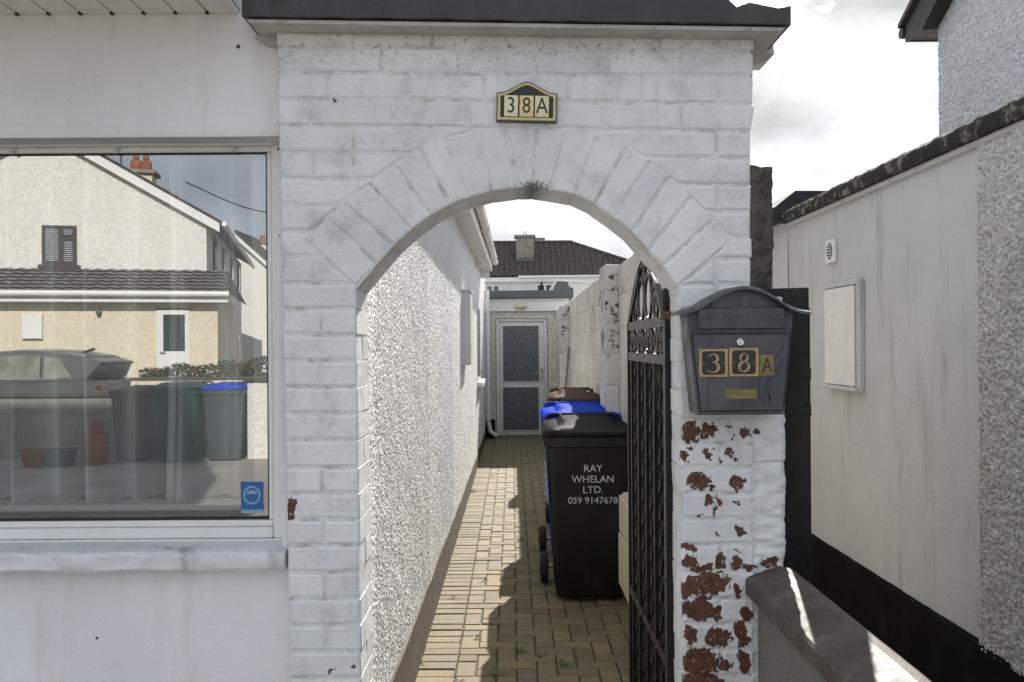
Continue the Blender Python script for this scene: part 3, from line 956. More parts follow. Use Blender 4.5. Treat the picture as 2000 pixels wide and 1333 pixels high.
# ------------------------------------------------------------------ number plaque over the arch
plq = thing('number_plaque', 'black and gold house number plaque reading 38A above the arch', 'house number', (at(1029, 205, 2.52)[0], -0.004, at(1029, 205, 2.52)[1]))
plq.rotation_euler = (0, R(1.6), 0)
def plaque_outline(s, inset=0.0):
    w, h0, h1 = 0.0855, -0.047, 0.034
    pts = [(-w+inset, h0+inset), (w-inset, h0+inset), (w-inset, h1-inset)]
    for k in range(1, 24):
        t = k/24
        x = (w-inset)*(1-2*t)
        a = min(1, abs(x)/(w*0.98))
        b = 0.5+0.5*math.cos(math.pi*min(1, a**0.85))
        pts.append((x, h1-inset + 0.032*b))
    pts.append((-w+inset, h1-inset))
    return pts
MB().prism(plaque_outline(1), -0.012, 0.004).build('plaque_back', M['black_plate'], plq)
rim = MB()
a, b = plaque_outline(1, 0.0022), plaque_outline(1, 0.0115)
n = len(a)
rim.loft([[(x, -0.011, z) for x, z in a], [(x, -0.0165, z) for x, z in offset_in(a, 0.002)], [(x, -0.0165, z) for x, z in offset_in(b, -0.0012)], [(x, -0.011, z) for x, z in b]], False, False)
rim.build('gold_rim', M['plaque_gold'], plq)
for k, (s, mt) in enumerate((('3', 'cream_tile'), ('8', 'yellow_tile'), ('A', 'cream_tile'))):
    cx = -0.0445 + 0.0437*k
    t = MB().bevbox(cx-0.0196, cx+0.0196, -0.0145, -0.0118, -0.0335, 0.0265, 0.0008).build('number_tile', M[mt], plq)
    text_on(s, 0.064, M['black_plate'], (cx, -0.0149, -0.0035), t, 'digit', sx=0.80, depth=0.0005)

# ================================================================== the house on the left
house = thing('bungalow', 'white rendered bungalow with big window and pebbledashed side wall along the passage', 'house')
HY = 0.07                                              # street face of the house wall
GX1, GZ0, GZ1 = at(521, 650, 2.72)[0], at(515, 1008, 2.72)[1], at(515, 301, 2.72)[1]
OX1, OZ0, OZ1 = at(551, 650, 2.70)[0], at(550, 1049, 2.70)[1], at(540, 266, 2.61)[1]
HX0, HX1 = -9.0, -0.60
SOFZ = at(300, 28, 2.61)[1]
OX0 = -3.4
def plaster_fn(x0, x1, z0, z1):
    return lambda U, Vv, H: (x0+(x1-x0)*U, HY - H, z0+(z1-z0)*Vv)
def plaster_h(sx, sz):
    return lambda U, Vv: 0.0018*lattice(U*sx, Vv*sz, 0.11, 3) + 0.0012*lattice(U*sx, Vv*sz, 0.037, 4)
def wall_panel(name, x0, x1, z0, z1):
    w, h = x1-x0, z1-z0
    return relief_sheet(name, M['house'], house, np.linspace(0, 1, max(2, int(w/0.02))), np.linspace(0, 1, max(2, int(h/0.02))), plaster_fn(x0, x1, z0, z1), plaster_h(w, h))
wall_panel('front_wall', OX0-0.0, HX1, OZ1-0.0005, SOFZ+0.002)
wall_panel('front_wall', OX0-0.0, HX1, -0.06, OZ0-0.055)
bk = MB()
bk.box(OX0, HX1, HY+0.006, 0.30, OZ1+0.001, SOFZ+0.05)       # lintel
bk.box(OX0, HX1, HY+0.006, 0.30, -0.06, OZ0-0.056)          # spandrel under the sill
bk.box(OX1+0.018, HX1, HY+0.004, 0.30, OZ0-0.055, OZ1)    # jamb
bk.box(HX0, OX0, HY, 0.30, -0.06, SOFZ+0.05)
bk.build('wall_core', M['house'], house)
# render band just above the window head
lb = MB()
n = 60
secs = []
for k in range(n+1):
    t = k/n
    x = OX0+0.01 + (HX1-0.004-OX0-0.01)*t
    za = OZ1 + (0.0035*math.sin(k*1.7)+rnd.uniform(-0.002, 0.002))
    zb = OZ1 + 0.034 + rnd.uniform(-0.003, 0.003)
    secs.append([(x, HY-0.004, OZ1-0.002), (x, HY-0.007, OZ1+0.003), (x, HY-0.0065, zb-0.006), (x, HY-0.001, zb)])
lb.loft(secs, True, True)
lb.build('head_band', M['house'], house, smooth=40)
# window
win = link('window', MB().box(OX0+0.1, GX1-0.1, 0.30, 0.304, GZ0-0.05, GZ0-0.045).mesh('window_board_edge'), M['upvc'], house)
def frame_bar(x0, x1, z0, z1, y0, y1, b=0.004, name='frame', mat='upvc'):
    return MB().bevbox(x0, x1, y0, y1, z0, z1, b).build(name, M[mat], win)
FT = OZ1 + 0.004
frame_bar(OX0, OX1-0.001, GZ1+0.0225, FT, 0.160, 0.235)                     # head, outer
frame_bar(OX1-0.030, OX1+0.022, OZ0-0.004, GZ1+0.022, 0.156, 0.235)        # right jamb, outer
frame_bar(OX0, OX1-0.0305, OZ0-0.002, OZ0+0.030, 0.152, 0.235)             # bottom, outer
frame_bar(OX0, OX1-0.031, GZ1+0.004, GZ1+0.022, 0.168, 0.232, 0.003)                # glazing beads
frame_bar(OX0, OX1-0.031, OZ0+0.0305, GZ0-0.010, 0.164, 0.232)
frame_bar(GX1+0.006, OX1-0.0305, GZ0-0.0095, GZ1+0.0035, 0.168, 0.232)
frame_bar(OX0, GX1+0.0055, GZ0-0.0095, GZ0-0.001, 0.174, 0.20, 0.001, 'gasket', 'gasket')
frame_bar(OX0, GX1+0.0055, GZ1-0.001, GZ1+0.0035, 0.174, 0.20, 0.001, 'gasket', 'gasket')
frame_bar(GX1+0.0015, GX1+0.0055, GZ0-0.0005, GZ1-0.0015, 0.174, 0.20, 0.001, 'gasket', 'gasket')
MB().add([(OX0, 0.18, GZ0-0.003), (GX1+0.003, 0.18, GZ0-0.003), (GX1+0.003, 0.18, GZ1+0.001), (OX0, 0.18, GZ1+0.001)], [(0,1,2,3)]).build('pane', M['glass'], win)
for px, py in ((30, 301), (233, 299), (461, 297)):
    x, z = at(px, py, 2.71)
    MB().loft([[(x+0.007*math.cos(t)-0.004*k, 0.164-0.003*k, z+0.004*math.sin(t)+0.012-0.008*k) for t in [2*math.pi*j/10 for j in range(10)]] for k in (-0.4, 0, 0.6, 1.5)]).build('frame_clip', M['clip'], win, smooth=50)
for px, py in ((545, 291), (548, 461), (553, 645), (557, 986)):
    x, z = at(px, py, 2.695)
    MB().lathe([(0.0001, -0.0015), (0.003, -0.001), (0.0042, 0.0), (0.0042, 0.003)], (x-0.001, 0.155, z), 'y', 12).build('screw_head', M['rust_iron'], win)
# sticker on the glass
x, z = at(492, 970, 2.717)
def rag(w, h, dx, dz, ux, uz):
    return [(x+dx+a*w + rnd.uniform(-ux, ux), z+dz+b*h + rnd.uniform(-uz, uz)) for a, b in [(-1,-1),(-.6,-1),(-.3,-1),(0,-1),(.4,-1),(.8,-1),(1,-1),(1,-.5),(1,0),(1,.5),(1,1),(.3,1),(-.4,1),(-1,1),(-1,.4),(-1,-.4)]]
st = MB().prism(rag(0.034, 0.042, 0, 0.003, 0.0015, 0.0015), 0.1772, 0.1776).build('window_sticker', M['sticker_blue'], win)
ring = lambda ra, rb, y: MB().loft([[(x+rr*math.cos(2*math.pi*j/40), y, z+0.004+rr*math.sin(2*math.pi*j/40)*1.05) for j in range(40)] for rr in (ra, rb)], False, False)
rg = ring(0.021, 0.027, 0.1769).build('sticker_ring', M['sticker_ring'], win)
MB().prism([(x+0.018*math.cos(math.pi+math.pi*j/16), z-0.001+0.014*math.sin(math.pi+math.pi*j/16)) for j in range(17)], 0.1766, 0.177).build('sticker_print', M['sticker_blue'], win)
MB().prism([(x+0.018*math.cos(math.pi*j/16), z+0.007+0.012*math.sin(math.pi*j/16)) for j in range(17)], 0.1766, 0.177).build('sticker_print', M['sticker_ring'], win)
MB().prism(rag(0.034, 0.0045, 0, -0.046, 0.002, 0.002), 0.1772, 0.1776).build('sticker_print', M['sticker_ring'], win)
# window sill
zf = at(300, 1081, 2.55)[1]
x1 = at(558, 1080, 2.56)[0]
n = 130
secs = []
for k in range(n+1):
    t = k/n
    xx = OX0 + (x1-OX0)*t
    j = lambda a: (lattice(np.array(t*40.0), np.array(a*7.7), 0.9, 3) - 0.5)*0.009 + rnd.uniform(-0.0016, 0.0016)
    zl = zf
    secs.append([(xx, HY+0.10, OZ0-0.006), (xx, 0.03+j(1), zl+0.004), (xx, 0.014+j(1), zl-0.002+j(2)), (xx, 0.006+j(3), zl-0.010+j(2)),
                 (xx, 0.008+j(4), zl-0.028), (xx, 0.008+j(5), zl-0.046+j(6)*0.6), (xx, 0.016+j(5), zl-0.056+j(6)), (xx, HY+0.02, zl-0.054+j(7)*0.4), (xx, HY+0.10, zl-0.05)])
MB().loft(secs).build('window_sill', M['sill'], house, smooth=35)
# mastic lip between frame and sill
MB().bevbox(OX0, OX1+0.02, 0.140, 0.162, OZ0-0.014, OZ0-0.003, 0.003).build('drip_bead', M['upvc'], win)
# soffit: narrow boards with shadow grooves
sx = at(468, 28, 2.61)[0]
k = 0
bw = 0.0925
while sx - bw > -3.6:
    x0, x1 = sx - bw, sx
    MB().prism([(x0+0.0035, SOFZ+0.007), (x0+0.006, SOFZ), (x1-0.0002, SOFZ), (x1-0.0002, SOFZ+0.009), (x0+0.0035, SOFZ+0.009)], -0.42, HY-0.004).build('soffit_board', M['soffit'], house)
    MB().box(x0-0.004, x0+0.005, HY-0.016, HY-0.0045, SOFZ-0.004, SOFZ+0.006).build('soffit_notch', M['gasket'], house)
    sx -= bw
sx_end = sx
MB().box(sx_end, at(468, 28, 2.61)[0], -0.42, HY+0.2, SOFZ+0.0095, SOFZ+0.013).build('soffit_backing', M['gasket'], house)
MB().bevbox(sx_end, at(468, 28, 2.61)[0], -0.445, -0.421, SOFZ-0.012, SOFZ+0.17, 0.004).build('fascia', M['upvc'], house)
gt = MB()
gx0, gx1 = sx_end, at(468, 28, 2.61)[0]
gt.loft([[(xx, -0.447-0.055+0.055*math.cos(a), SOFZ+0.10+0.055*math.sin(a)) for a in [math.pi*(1+j/8) for j in range(9)]] + [(xx, -0.447-0.055+0.05*math.cos(a), SOFZ+0.10+0.05*math.sin(a)) for a in [math.pi*(2-j/8) for j in range(9)]] for xx in (gx0, gx1)])
gt.build('gutter', M['upvc'], house)
# roof over the front part, and unseen taller blocks added to cast shade on the street
rf = MB()
rf.loft([[(xx, -0.50, SOFZ+0.18), (xx, 5.0, 4.3), (xx, 12.6, SOFZ+0.35), (xx, 12.6, SOFZ+0.28), (xx, 5.0, 4.2), (xx, -0.46, SOFZ+0.10)] for xx in (HX0, -0.80)])
rf.build('roof', M['felt'], house)
tr = MB()
tr.prism([(1.5, 2.9), (1.5, 5.2), (4.5, 7.2), (8.0, 5.2), (8.0, 2.9)], -1.599, -0.95, 'x')
tr.prism([(1.2, 2.8), (1.2, 6.2), (4.4, 10.6), (8.2, 6.2), (8.2, 2.8)], -12.0, -1.6, 'x')
tr.build('unseen_shade_blocks', M['house'], house)
# interior: dim room behind the window
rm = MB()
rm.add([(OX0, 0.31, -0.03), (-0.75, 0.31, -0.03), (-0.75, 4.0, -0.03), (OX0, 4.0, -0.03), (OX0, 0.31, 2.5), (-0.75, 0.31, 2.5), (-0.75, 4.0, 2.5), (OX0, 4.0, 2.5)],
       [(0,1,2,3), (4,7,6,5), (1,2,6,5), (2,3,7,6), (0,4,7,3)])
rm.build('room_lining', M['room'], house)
MB().bevbox(OX0, GX1+0.03, 0.236, 0.33, GZ0+0.006, GZ0+0.028, 0.004).build('window_board', M['upvc'], house)
# curtain
def curtain(x0, x1, label, amp, seed):
    us = np.linspace(0, 1, int((x1-x0)*260)); vs = np.linspace(0, 1, 12)
    def fn(U, Vv, H):
        X = x0 + (x1-x0)*U
        ph = (X + 0.05*np.sin(X*5.1+seed) + 0.012*np.sin(Vv*3+X*9))/0.27
        fr = ph - np.floor(ph)
        saw = np.where(fr < 0.86, fr/0.86, (1-fr)/0.14)
        Y = 0.32 + amp*saw**1.25 + 0.18*amp*np.sin(ph*17)
        return X + 0.03*saw, Y, GZ0 + 0.01 + (GZ1+0.12-GZ0-0.01)*Vv
    o = relief_sheet('curtain', M['curtain'], None, us, vs, fn, lambda U, Vv: 0*U)
    tag(o, label, 'curtain')
curtain(-3.3, -0.80, 'pale net curtain hanging in folds behind the big window', 0.36, 1.0)

# small marks on the street face
for px, py, rr in ((466, 92, 0.006), (190, 1246, 0.004)):
    x, z = at(px, py, HY+2.54)
    MB().lathe([(0.0001, -0.0012), (rr*0.6, -0.001), (rr, 0.0), (rr, 0.004)], (x, HY-0.0035, z), 'y', 9).build('plaster_hole', M['rust_iron'], house)
# passage side wall: thrown pebbles in real relief
SXa, SXb = -0.494, -0.470                                # wall plane, near and far end
WY0, WY1 = 0.215, 12.86
def sidex(y): return SXa + (SXb-SXa)*(y-WY0)/(WY1-WY0)
def side_fn(U, Vv, H):
    return sidex(U) + H, U, Vv
def dash_h(cell, amp):
    def f(U, Vv):
        h = stones(U, Vv, cell, 1.0) * 0.75 + stones(U+3.3, Vv+1.7, cell*0.62, 9.0)*0.55
        return (h + 0.5*lattice(U, Vv, 0.06, 4) + 0.8*lattice(U, Vv, 0.35, 6))*amp
    return f
ys1 = np.arange(0.216, 0.62, 0.02)
ys = np.concatenate([np.arange(0.216, 0.60, 0.012), np.arange(0.60, 2.6, 0.0040), np.arange(2.6, 4.6, 0.007), np.arange(4.6, 7.5, 0.014), np.arange(7.5, WY1+0.02, 0.03)])
zs = np.arange(0.02, 2.74, 0.0047)
o = relief_sheet('side_wall', M['pebble'], house, ys, zs, side_fn, dash_h(0.0088, 0.0062), smooth=True)
MB().prism([(-0.80, 0.31), (SXa-0.012, 0.31), (SXb-0.012, WY1), (-0.80, WY1)], -0.06, 2.9, 'z').build('side_wall_core', M['house'], house)
MB().prism([(-0.80, 0.216), (SXa-0.006, 0.216), (SXa-0.006, 0.309), (-0.80, 0.309)], 0.0, 2.55, 'z').build('side_wall_end', M['house'], house)
pln = []
for k in range(60):
    t = k/59
    y = 0.216 + (12.6-0.216)*t
    h = 0.315 - 0.19*t**0.8 + rnd.uniform(-0.004, 0.004)
    xx = sidex(y)
    w = rnd.uniform(-0.002, 0.002)
    pln.append([(xx-0.02, y, -0.02), (xx+0.022+w, y, -0.02), (xx+0.020+w, y, h-0.008), (xx+0.012, y, h), (xx-0.02, y, h)])
MB().loft(pln).build('plinth', M['brown_plinth'], house, smooth=35)
# eaves on the passage side
EY0, EY1, EZ = 2.2, 10.7, 2.70
def ex_(y): return -0.372 + 0.06*(y-EY0)/(EY1-EY0)
ea = MB().prism([(-0.80, EY0), (-0.372, EY0), (-0.312, EY1), (-0.80, EY1)], EZ, EZ+0.012, 'z').build('side_soffit', M['soffit'], house)
MB().prism([(ex_(EY0)+0.001, EY0), (ex_(EY0)+0.025, EY0), (ex_(EY1)+0.025, EY1+0.01), (ex_(EY1)+0.001, EY1+0.01)], EZ-0.02, EZ+0.16, 'z').build('side_fascia', M['soffit'], house)
MB().loft([[(ex_(yy)+0.071+0.045*math.cos(a), yy, EZ+0.12+0.050*math.sin(a)) for a in [math.pi*(1+j/8) for j in range(9)]] + [(ex_(yy)+0.071+0.041*math.cos(a), yy, EZ+0.12+0.045*math.sin(a)) for a in [math.pi*(2-j/8) for j in range(9)]] for yy in (EY0, EY1)]).build('side_gutter', M['soffit'], house)
for yy in (5.0, 6.6, 8.2, 9.8):
    MB().bevbox(ex_(yy)+0.0265, ex_(yy)+0.122, yy, yy+0.03, EZ+0.058, EZ+0.125, 0.003).build('gutter_bracket', M['soffit'], house)
MB().prism([(-0.80, EZ+0.013), (-0.32, EZ+0.013), (-0.32, EZ+0.15), (-0.80, EZ+0.42)], EY1-0.015, EY1+0.012).build('eave_end', M['soffit'], house)
MB().bevbox(-0.47, -0.33, EY1+0.013, EY1+0.045, EZ-0.12, EZ+0.10, 0.004).build('eave_end_box', M['soffit'], house)
MB().prism([(-0.80, EZ+0.43), (-0.25, EZ+0.165), (-0.25, EZ+0.185), (-0.80, EZ+0.46)], EY0, EY1+0.03).build('side_roof_edge', M['felt'], house)
# pipe stub under the eave, window recess with sill, downpipe at the far corner
MB().bevbox(-0.49, -0.36, 9.0, 9.14, 2.60, 2.66, 0.006).build('overflow_pipe', M['soffit'], house)
MB().bevbox(sidex(9.8)-0.02, sidex(9.8)+0.085, 9.35, 10.5, 1.02, 1.09, 0.006).build('side_window_sill', M['white_board'], house)
sw = MB().box(sidex(9.8)-0.02, sidex(9.8)+0.016, 9.4, 10.45, 1.092, 2.16).build('side_window', M['upvc'], house)
MB().box(sidex(9.8)+0.010, sidex(9.8)+0.0185, 9.47, 10.38, 1.16, 2.09).build('pane', M['dark_glass'], sw)
MB().tube([(-0.40, 12.2, 2.5), (-0.40, 12.2, 0.35), (-0.37, 12.2, 0.16), (-0.27, 12.2, 0.08)], 0.034, 10).build('downpipe', M['upvc'], house, smooth=50)
MB().bevbox(-0.45, -0.30, 12.5, 12.84, 0.0, 0.30, 0.01).build('black_upstand', M['plinth'], house)

# meter box on the passage wall
mb_x = sidex(6.2)
mtr = thing('meter_box', 'white shallow meter box on the pebbledashed passage wall', 'meter box', (mb_x, 6.2, 1.40))
MB().bevbox(-0.01, 0.075, -0.30, 0.30, 0.0, 0.70, 0.006).build('box_body', M['white_board'], mtr)
MB().bevbox(0.0755, 0.090, -0.285, 0.02, 0.015, 0.685, 0.003).build('door', M['upvc'], mtr)
MB().bevbox(0.0755, 0.084, 0.025, 0.285, 0.015, 0.685, 0.003).build('door', M['upvc'], mtr)
MB().bevbox(-0.01, 0.097, -0.31, 0.31, 0.7005, 0.722, 0.004).build('top_cover', M['white_board'], mtr)

# ================================================================== extension with the white door at the end of the passage
ext = thing('rear_extension', 'flat roofed extension closing the passage, white glazed door in roughcast wall', 'extension')
EY = 12.86
x0, x1 = -0.60, 1.02
dl, dr = at(969, 700, 15.4)[0], at(1069, 700, 15.4)[0]
dz = at(1018, 622, 15.4)[1]
w = MB()
w.box(x0, dl-0.008, EY, EY+0.25, -0.06, 2.25)
w.box(dr+0.008, x1, EY, EY+0.25, -0.06, 2.25)
w.box(dl-0.0075, dr+0.0075, EY, EY+0.25, dz+0.003, 2.25)
w.box(x0, x1, EY+0.251, EY+3, -0.06, 2.4)
w.build('wall', M['ext_wall'], ext)
zb, zm, zt_ = at(1030, 608, 15.3)[1], at(1030, 583, 15.3)[1], at(1030, 567, 15.2)[1]
MB().bevbox(x0, 0.99, EY-0.06, EY+0.02, zb, zm, 0.004).build('fascia_board', M['white_board'], ext)
MB().bevbox(x0, 1.06, EY-0.16, EY+3.1, zm+0.001, zt_, 0.012).build('roof_edge', M['slate_paint'], ext)
door = thing_part = link('door', MB().bevbox(dl+0.055, dr-0.055, EY+0.062, EY+0.112, 0.05, dz-0.055, 0.004).mesh('door_leaf'), M['upvc'], ext)
for a in ((dl, dl+0.052, 0.0, dz), (dr-0.052, dr, 0.0, dz)):
    MB().bevbox(a[0], a[1], EY+0.03, EY+0.13, a[2], a[3], 0.005).build('frame', M['upvc'], door)
MB().bevbox(dl+0.0525, dr-0.0525, EY+0.03, EY+0.13, dz-0.052, dz, 0.005).build('frame', M['upvc'], door)
MB().bevbox(dl+0.0525, dr-0.0525, EY+0.02, EY+0.13, 0.0, 0.048, 0.004).build('threshold', M['steel'], door)
for a, b, c, d in ((983, 1052, 637, 746), (983, 1052, 757, 841)):
    xa, za = at(a, d, 15.45); xb, zb_ = at(b, c, 15.45)
    MB().box(xa, xb, EY+0.056, EY+0.0615, za, zb_).build('glass_pane', M['obscure'], door)
    for q in ((xa-0.018, xa, za-0.018, zb_+0.018), (xb, xb+0.018, za-0.018, zb_+0.018), (xa, xb, za-0.018, za), (xa, xb, zb_, zb_+0.018)):
        MB().bevbox(q[0], q[1], EY+0.050, EY+0.0615, q[2], q[3], 0.003).build('bead', M['upvc'], door)
hx, hz = at(1058, 731, 15.42)
MB().bevbox(hx-0.014, hx+0.014, EY+0.048, EY+0.0615, hz-0.13, hz+0.10, 0.004).add([], []).build('handle_plate', M['steel'], door)
MB().tube([(hx, EY+0.047, hz+0.02), (hx, EY+0.01, hz+0.02), (hx-0.11, EY+0.008, hz+0.02)], 0.009, 8).build('handle', M['steel'], door)
lx, lz = at(1017, 597.5, 15.25)
lamp = thing('bulkhead_lamp', 'cream oval bulkhead lamp on white fascia above the far door', 'lamp', (lx, EY-0.062, lz))
ov = lambda a, b, y: [(a*math.copysign(abs(math.cos(t))**0.8, math.cos(t)), y, b*math.sin(t)) for t in [2*math.pi*j/24 for j in range(24)]]
MB().loft([ov(0.118, 0.058, 0.0), ov(0.118, 0.058, -0.02)]).build('lamp_base', M['upvc'], lamp)
MB().loft([ov(0.110, 0.054, -0.0205), ov(0.108, 0.052, -0.05), ov(0.09, 0.04, -0.07), ov(0.05, 0.02, -0.078)]).build('lens', M['lamp_cream'], lamp, smooth=40)

# ================================================================== painted block wall on the right of the passage
bw_ = thing('block_wall', 'tall white painted concrete block wall with blackened pillars, right of the passage', 'wall')
BX0, BX1 = 0.765, 0.862
BTOP = 2.165
BY0, BY1 = 0.40, 12.8
nrow = 10
hgt = 0.2255
rows = [BTOP - hgt*k for k in range(nrow+1)]
def block_mb(y0, y1, z0, z1, xf, xb, bev=0.006, jit=0.0025):
    """block whose painted face looks to -X"""
    mb = brick_mb([(y0, z0), (y1, z0), (y1, z1), (y0, z1)], 0.0, xb-xf, bev, jit, 0.11)
    mb.v = [(xf + b, a, c) for a, b, c in mb.v]
    return mb
cnt = 0
for r in range(nrow):
    z1, z0 = rows[r]-0.0035, rows[r+1]+0.0035
    if r == nrow-1: z0 = -0.055
    y = BY0 + (0.0 if r % 2 == 0 else -0.225)
    while y < BY1:
        a, b = max(y, BY0), min(y+0.45, BY1)
        y += 0.45
        if b - a < 0.05: continue
        top = 0.008*math.sin(a*1.3) if r == 0 else 0
        block_mb(a+0.0035, b-0.0035, z0, z1+top + (rnd.uniform(-0.006, 0.006) if r == 0 else 0), BX0, BX1).build('block', M['block'], bw_)
MB().box(BX0+0.006, BX1-0.004, BY0+0.004, BY1-0.01, -0.05, BTOP-0.02).build('mortar', M['block'], bw_)
def pillar(y0, y1, x0, top, dark):
    z = top
    k = 0
    while z > 0.0:
        h = 0.225 if k else 0.19
        z0 = max(z-h, -0.05)
        mb = brick_mb([(x0, z0+0.0015), (BX0-0.0005, z0+0.0015), (BX0-0.0005, z-0.0015), (x0, z-0.0015)], y0, y1, 0.008, 0.003, 0.06, back=True)
        mb.build('pillar_block', M['blackened' if k in dark else 'block'], bw_)
        z -= h; k += 1
    MB().box(x0+0.008, BX0+0.01, y0+0.008, y1-0.008, -0.05, top-0.02).build('pillar_core', M['block'], bw_)
pillar(3.80, 4.25, 0.668, 2.165, (0, 1, 2))
pillar(9.26, 9.66, 0.650, 2.10, (0, 1, 2))
# rough unpainted end of the wall that shows past the archway
us = np.linspace(0, 1, 40); vs = np.linspace(0, 1, 260)
ex0, ex1 = 0.700, at(1506, 450, 2.95)[0]
def end_fn(U, Vv, H):
    w = (lattice(Vv*2.2, 0*Vv+1, 0.05, 7)-0.5)*0.012 + (lattice(Vv*2.2, 0*Vv+1, 0.018, 3)-0.5)*0.007
    t = np.clip(U/0.75, 0, 1)
    X = ex0 + (ex1-ex0+w)*t
    Y = BY0 - 0.004 - H + np.clip((U-0.75)/0.25, 0, 1)*0.14
    return X, Y, -0.05 + (BTOP+0.015+0.05+0.012*(lattice(U*0.15, 0*U, 0.03, 2)-0.5))*Vv
relief_sheet('rough_end', M['concrete_end'], bw_, us, vs, end_fn, lambda U, Vv: 0.012*lattice(U*0.18, Vv*2.2, 0.02, 3)+0.007*stones(U*0.18, Vv*2.2, 0.013, 4))
MB().box(ex0, ex1-0.016, BY0+0.0, BY0+0.13, -0.05, BTOP+0.004).build('rough_end_core', M['concrete_end'], bw_)

# ================================================================== wheelie bins
def rrect(x0, x1, y0, y1, z, r, n=4):
    pts = []
    for cx, cy, a0 in ((x1-r, y1-r, 0), (x0+r, y1-r, 90), (x0+r, y0+r, 180), (x1-r, y0+r, 270)):
        for j in range(n+1):
            a = R(a0 + 90*j/n)
            pts.append((cx+r*math.cos(a), cy+r*math.sin(a), z))
    return pts
def wheelie_bin(label, group, loc, rz, body, lid, w=0.56, dep=0.68, h=1.0, text=None, sticker=False):
    t = thing('wheelie_bin', label, 'bin', loc, rz, group)
    a = w/2
    m = MB()
    m.loft([rrect(-a+0.085, a-0.085, 0.115, dep-0.13, 0.03, 0.03), rrect(-a+0.075, a-0.075, 0.10, dep-0.12, 0.05, 0.035),
            rrect(-a+0.055, a-0.055, 0.065, dep-0.075, 0.45*h, 0.04), rrect(-a+0.028, a-0.028, 0.022, dep-0.035, 0.93*h, 0.045)])
    m.build('body', M[body], t, smooth=40)
    rim = MB()
    rim.loft([rrect(-a+0.012, a-0.012, 0.006, dep-0.012, 0.925*h, 0.045), rrect(-a+0.006, a-0.006, 0.0, dep-0.008, 0.93*h, 0.045),
              rrect(-a+0.006, a-0.006, 0.0, dep-0.008, 0.985*h, 0.045), rrect(-a+0.014, a-0.014, 0.008, dep-0.012, 0.992*h, 0.045)])
    rim.build('rim', M[body], t, smooth=40)
    zl = 0.995*h
    l = MB()
    l.loft([rrect(-a, a, -0.018, dep-0.01, zl, 0.05), rrect(-a-0.002, a+0.002, -0.022, dep-0.008, zl+0.022, 0.052), rrect(-a+0.014, a-0.014, -0.004, dep-0.02, zl+0.040, 0.05),
            rrect(-a+0.06, a-0.06, 0.05, dep-0.06, zl+0.052, 0.05), rrect(-a+0.095, a-0.095, 0.09, dep-0.10, zl+0.054, 0.04), rrect(-a+0.125, a-0.125, 0.135, dep-0.13, zl+0.082, 0.035), rrect(-a+0.14, a-0.14, 0.15, dep-0.15, zl+0.084, 0.03)])
    ld = l.build('lid', M[lid], t, smooth=32)
    for sgn in (-1, 1):
        cx = sgn*(a-0.065)
        g = MB()
        g.loft([[(cx+0.055*math.cos(q)*s, -0.030+0.016*k, zl+0.026+0.017*math.sin(q)*s) for q in [2*math.pi*j/16 for j in range(16)]] for s, k in ((0.6, 0), (1.0, 0.5), (1.0, 2.2), (0.9, 3.0))])
        g.build('lid_grip', M[lid], ld, smooth=45)
    bar = MB()
    bar.tube([(-a+0.06, dep+0.045, zl+0.072), (a-0.06, dep+0.045, zl+0.072)], 0.014, 10)
    for k in (-0.75, -0.25, 0.25, 0.75):
        bar.bevbox(k*(a-0.08)-0.012, k*(a-0.08)+0.012, dep-0.03, dep+0.05, zl+0.03, zl+0.08, 0.004)
    bar.build('hinge_bar', M[body], t, smooth=45)
    for s in (-1, 1):
        hd = MB().tube([(s*(a-0.05), dep-0.05, 0.93*h), (s*(a-0.05), dep+0.05, 0.97*h), (s*(a-0.05), dep+0.06, zl+0.07)], 0.02, 8)
        hd.build('handle_arm', M[body], t, smooth=45)
    MB().tube([(-a+0.02, dep-0.09, 0.10), (a-0.02, dep-0.09, 0.10)], 0.012, 8).build('axle', M['steel'], t)
    for s in (-1, 1):
        c = (s*(a-0.012), dep-0.09, 0.10)
        prof = [(0.03, -0.022), (0.088, -0.026), (0.1, -0.018), (0.1, 0.018), (0.088, 0.026), (0.03, 0.022)]
        wh = MB().lathe(prof, c, 'x', 28).build('wheel', M['rubber'], t, smooth=35)
        MB().lathe([(0.001, 0.0), (0.028, 0.0), (0.034, 0.0225*1.0), (0.028, 0.030), (0.001, 0.030)], (c[0] + (0 if s > 0 else -0.0), c[1], c[2]), 'x', 16).build('hub', M['bin_black'], wh, smooth=40)
        if s < 0:
            MB().lathe([(0.001, 0.0), (0.028, 0.0), (0.034, -0.0225), (0.028, -0.030), (0.001, -0.030)], c, 'x', 16).build('hub', M['bin_black'], wh, smooth=40)
    if text:
        for (s, z, sz) in text:
            f = (z - 0.45*h)/(0.48*h)
            y = 0.065 + (0.022-0.065)*f - 0.0028
            text_on(s, sz, M['letter_white'], (0.02, y, z), t, rx=95.1, depth=0.0008)
    if sticker:
        zz = [(0.88, 0.60)]
        st = MB().add([(-a+0.0315, 0.10, 0.60), (-a+0.0315, 0.30, 0.60), (-a+0.025, 0.30, 0.86), (-a+0.025, 0.10, 0.86)], [(0,1,2,3)])
        st.v = [(x-0.012 + (0.86-z)*0.03, y, z) for x, y, z in st.v]
        lb = st.build('paper_label', M['label_white'], t)
        for k in range(4):
            MB().box(-a+0.007, -a+0.0135, 0.12+0.0*k, 0.12+[0.15, 0.1, 0.13, 0.08][k], 0.64+0.055*k, 0.665+0.055*k).build('label_print', M['sticker_blue'], lb)
    return t
bg = 'wheelie bins lined up along the passage'
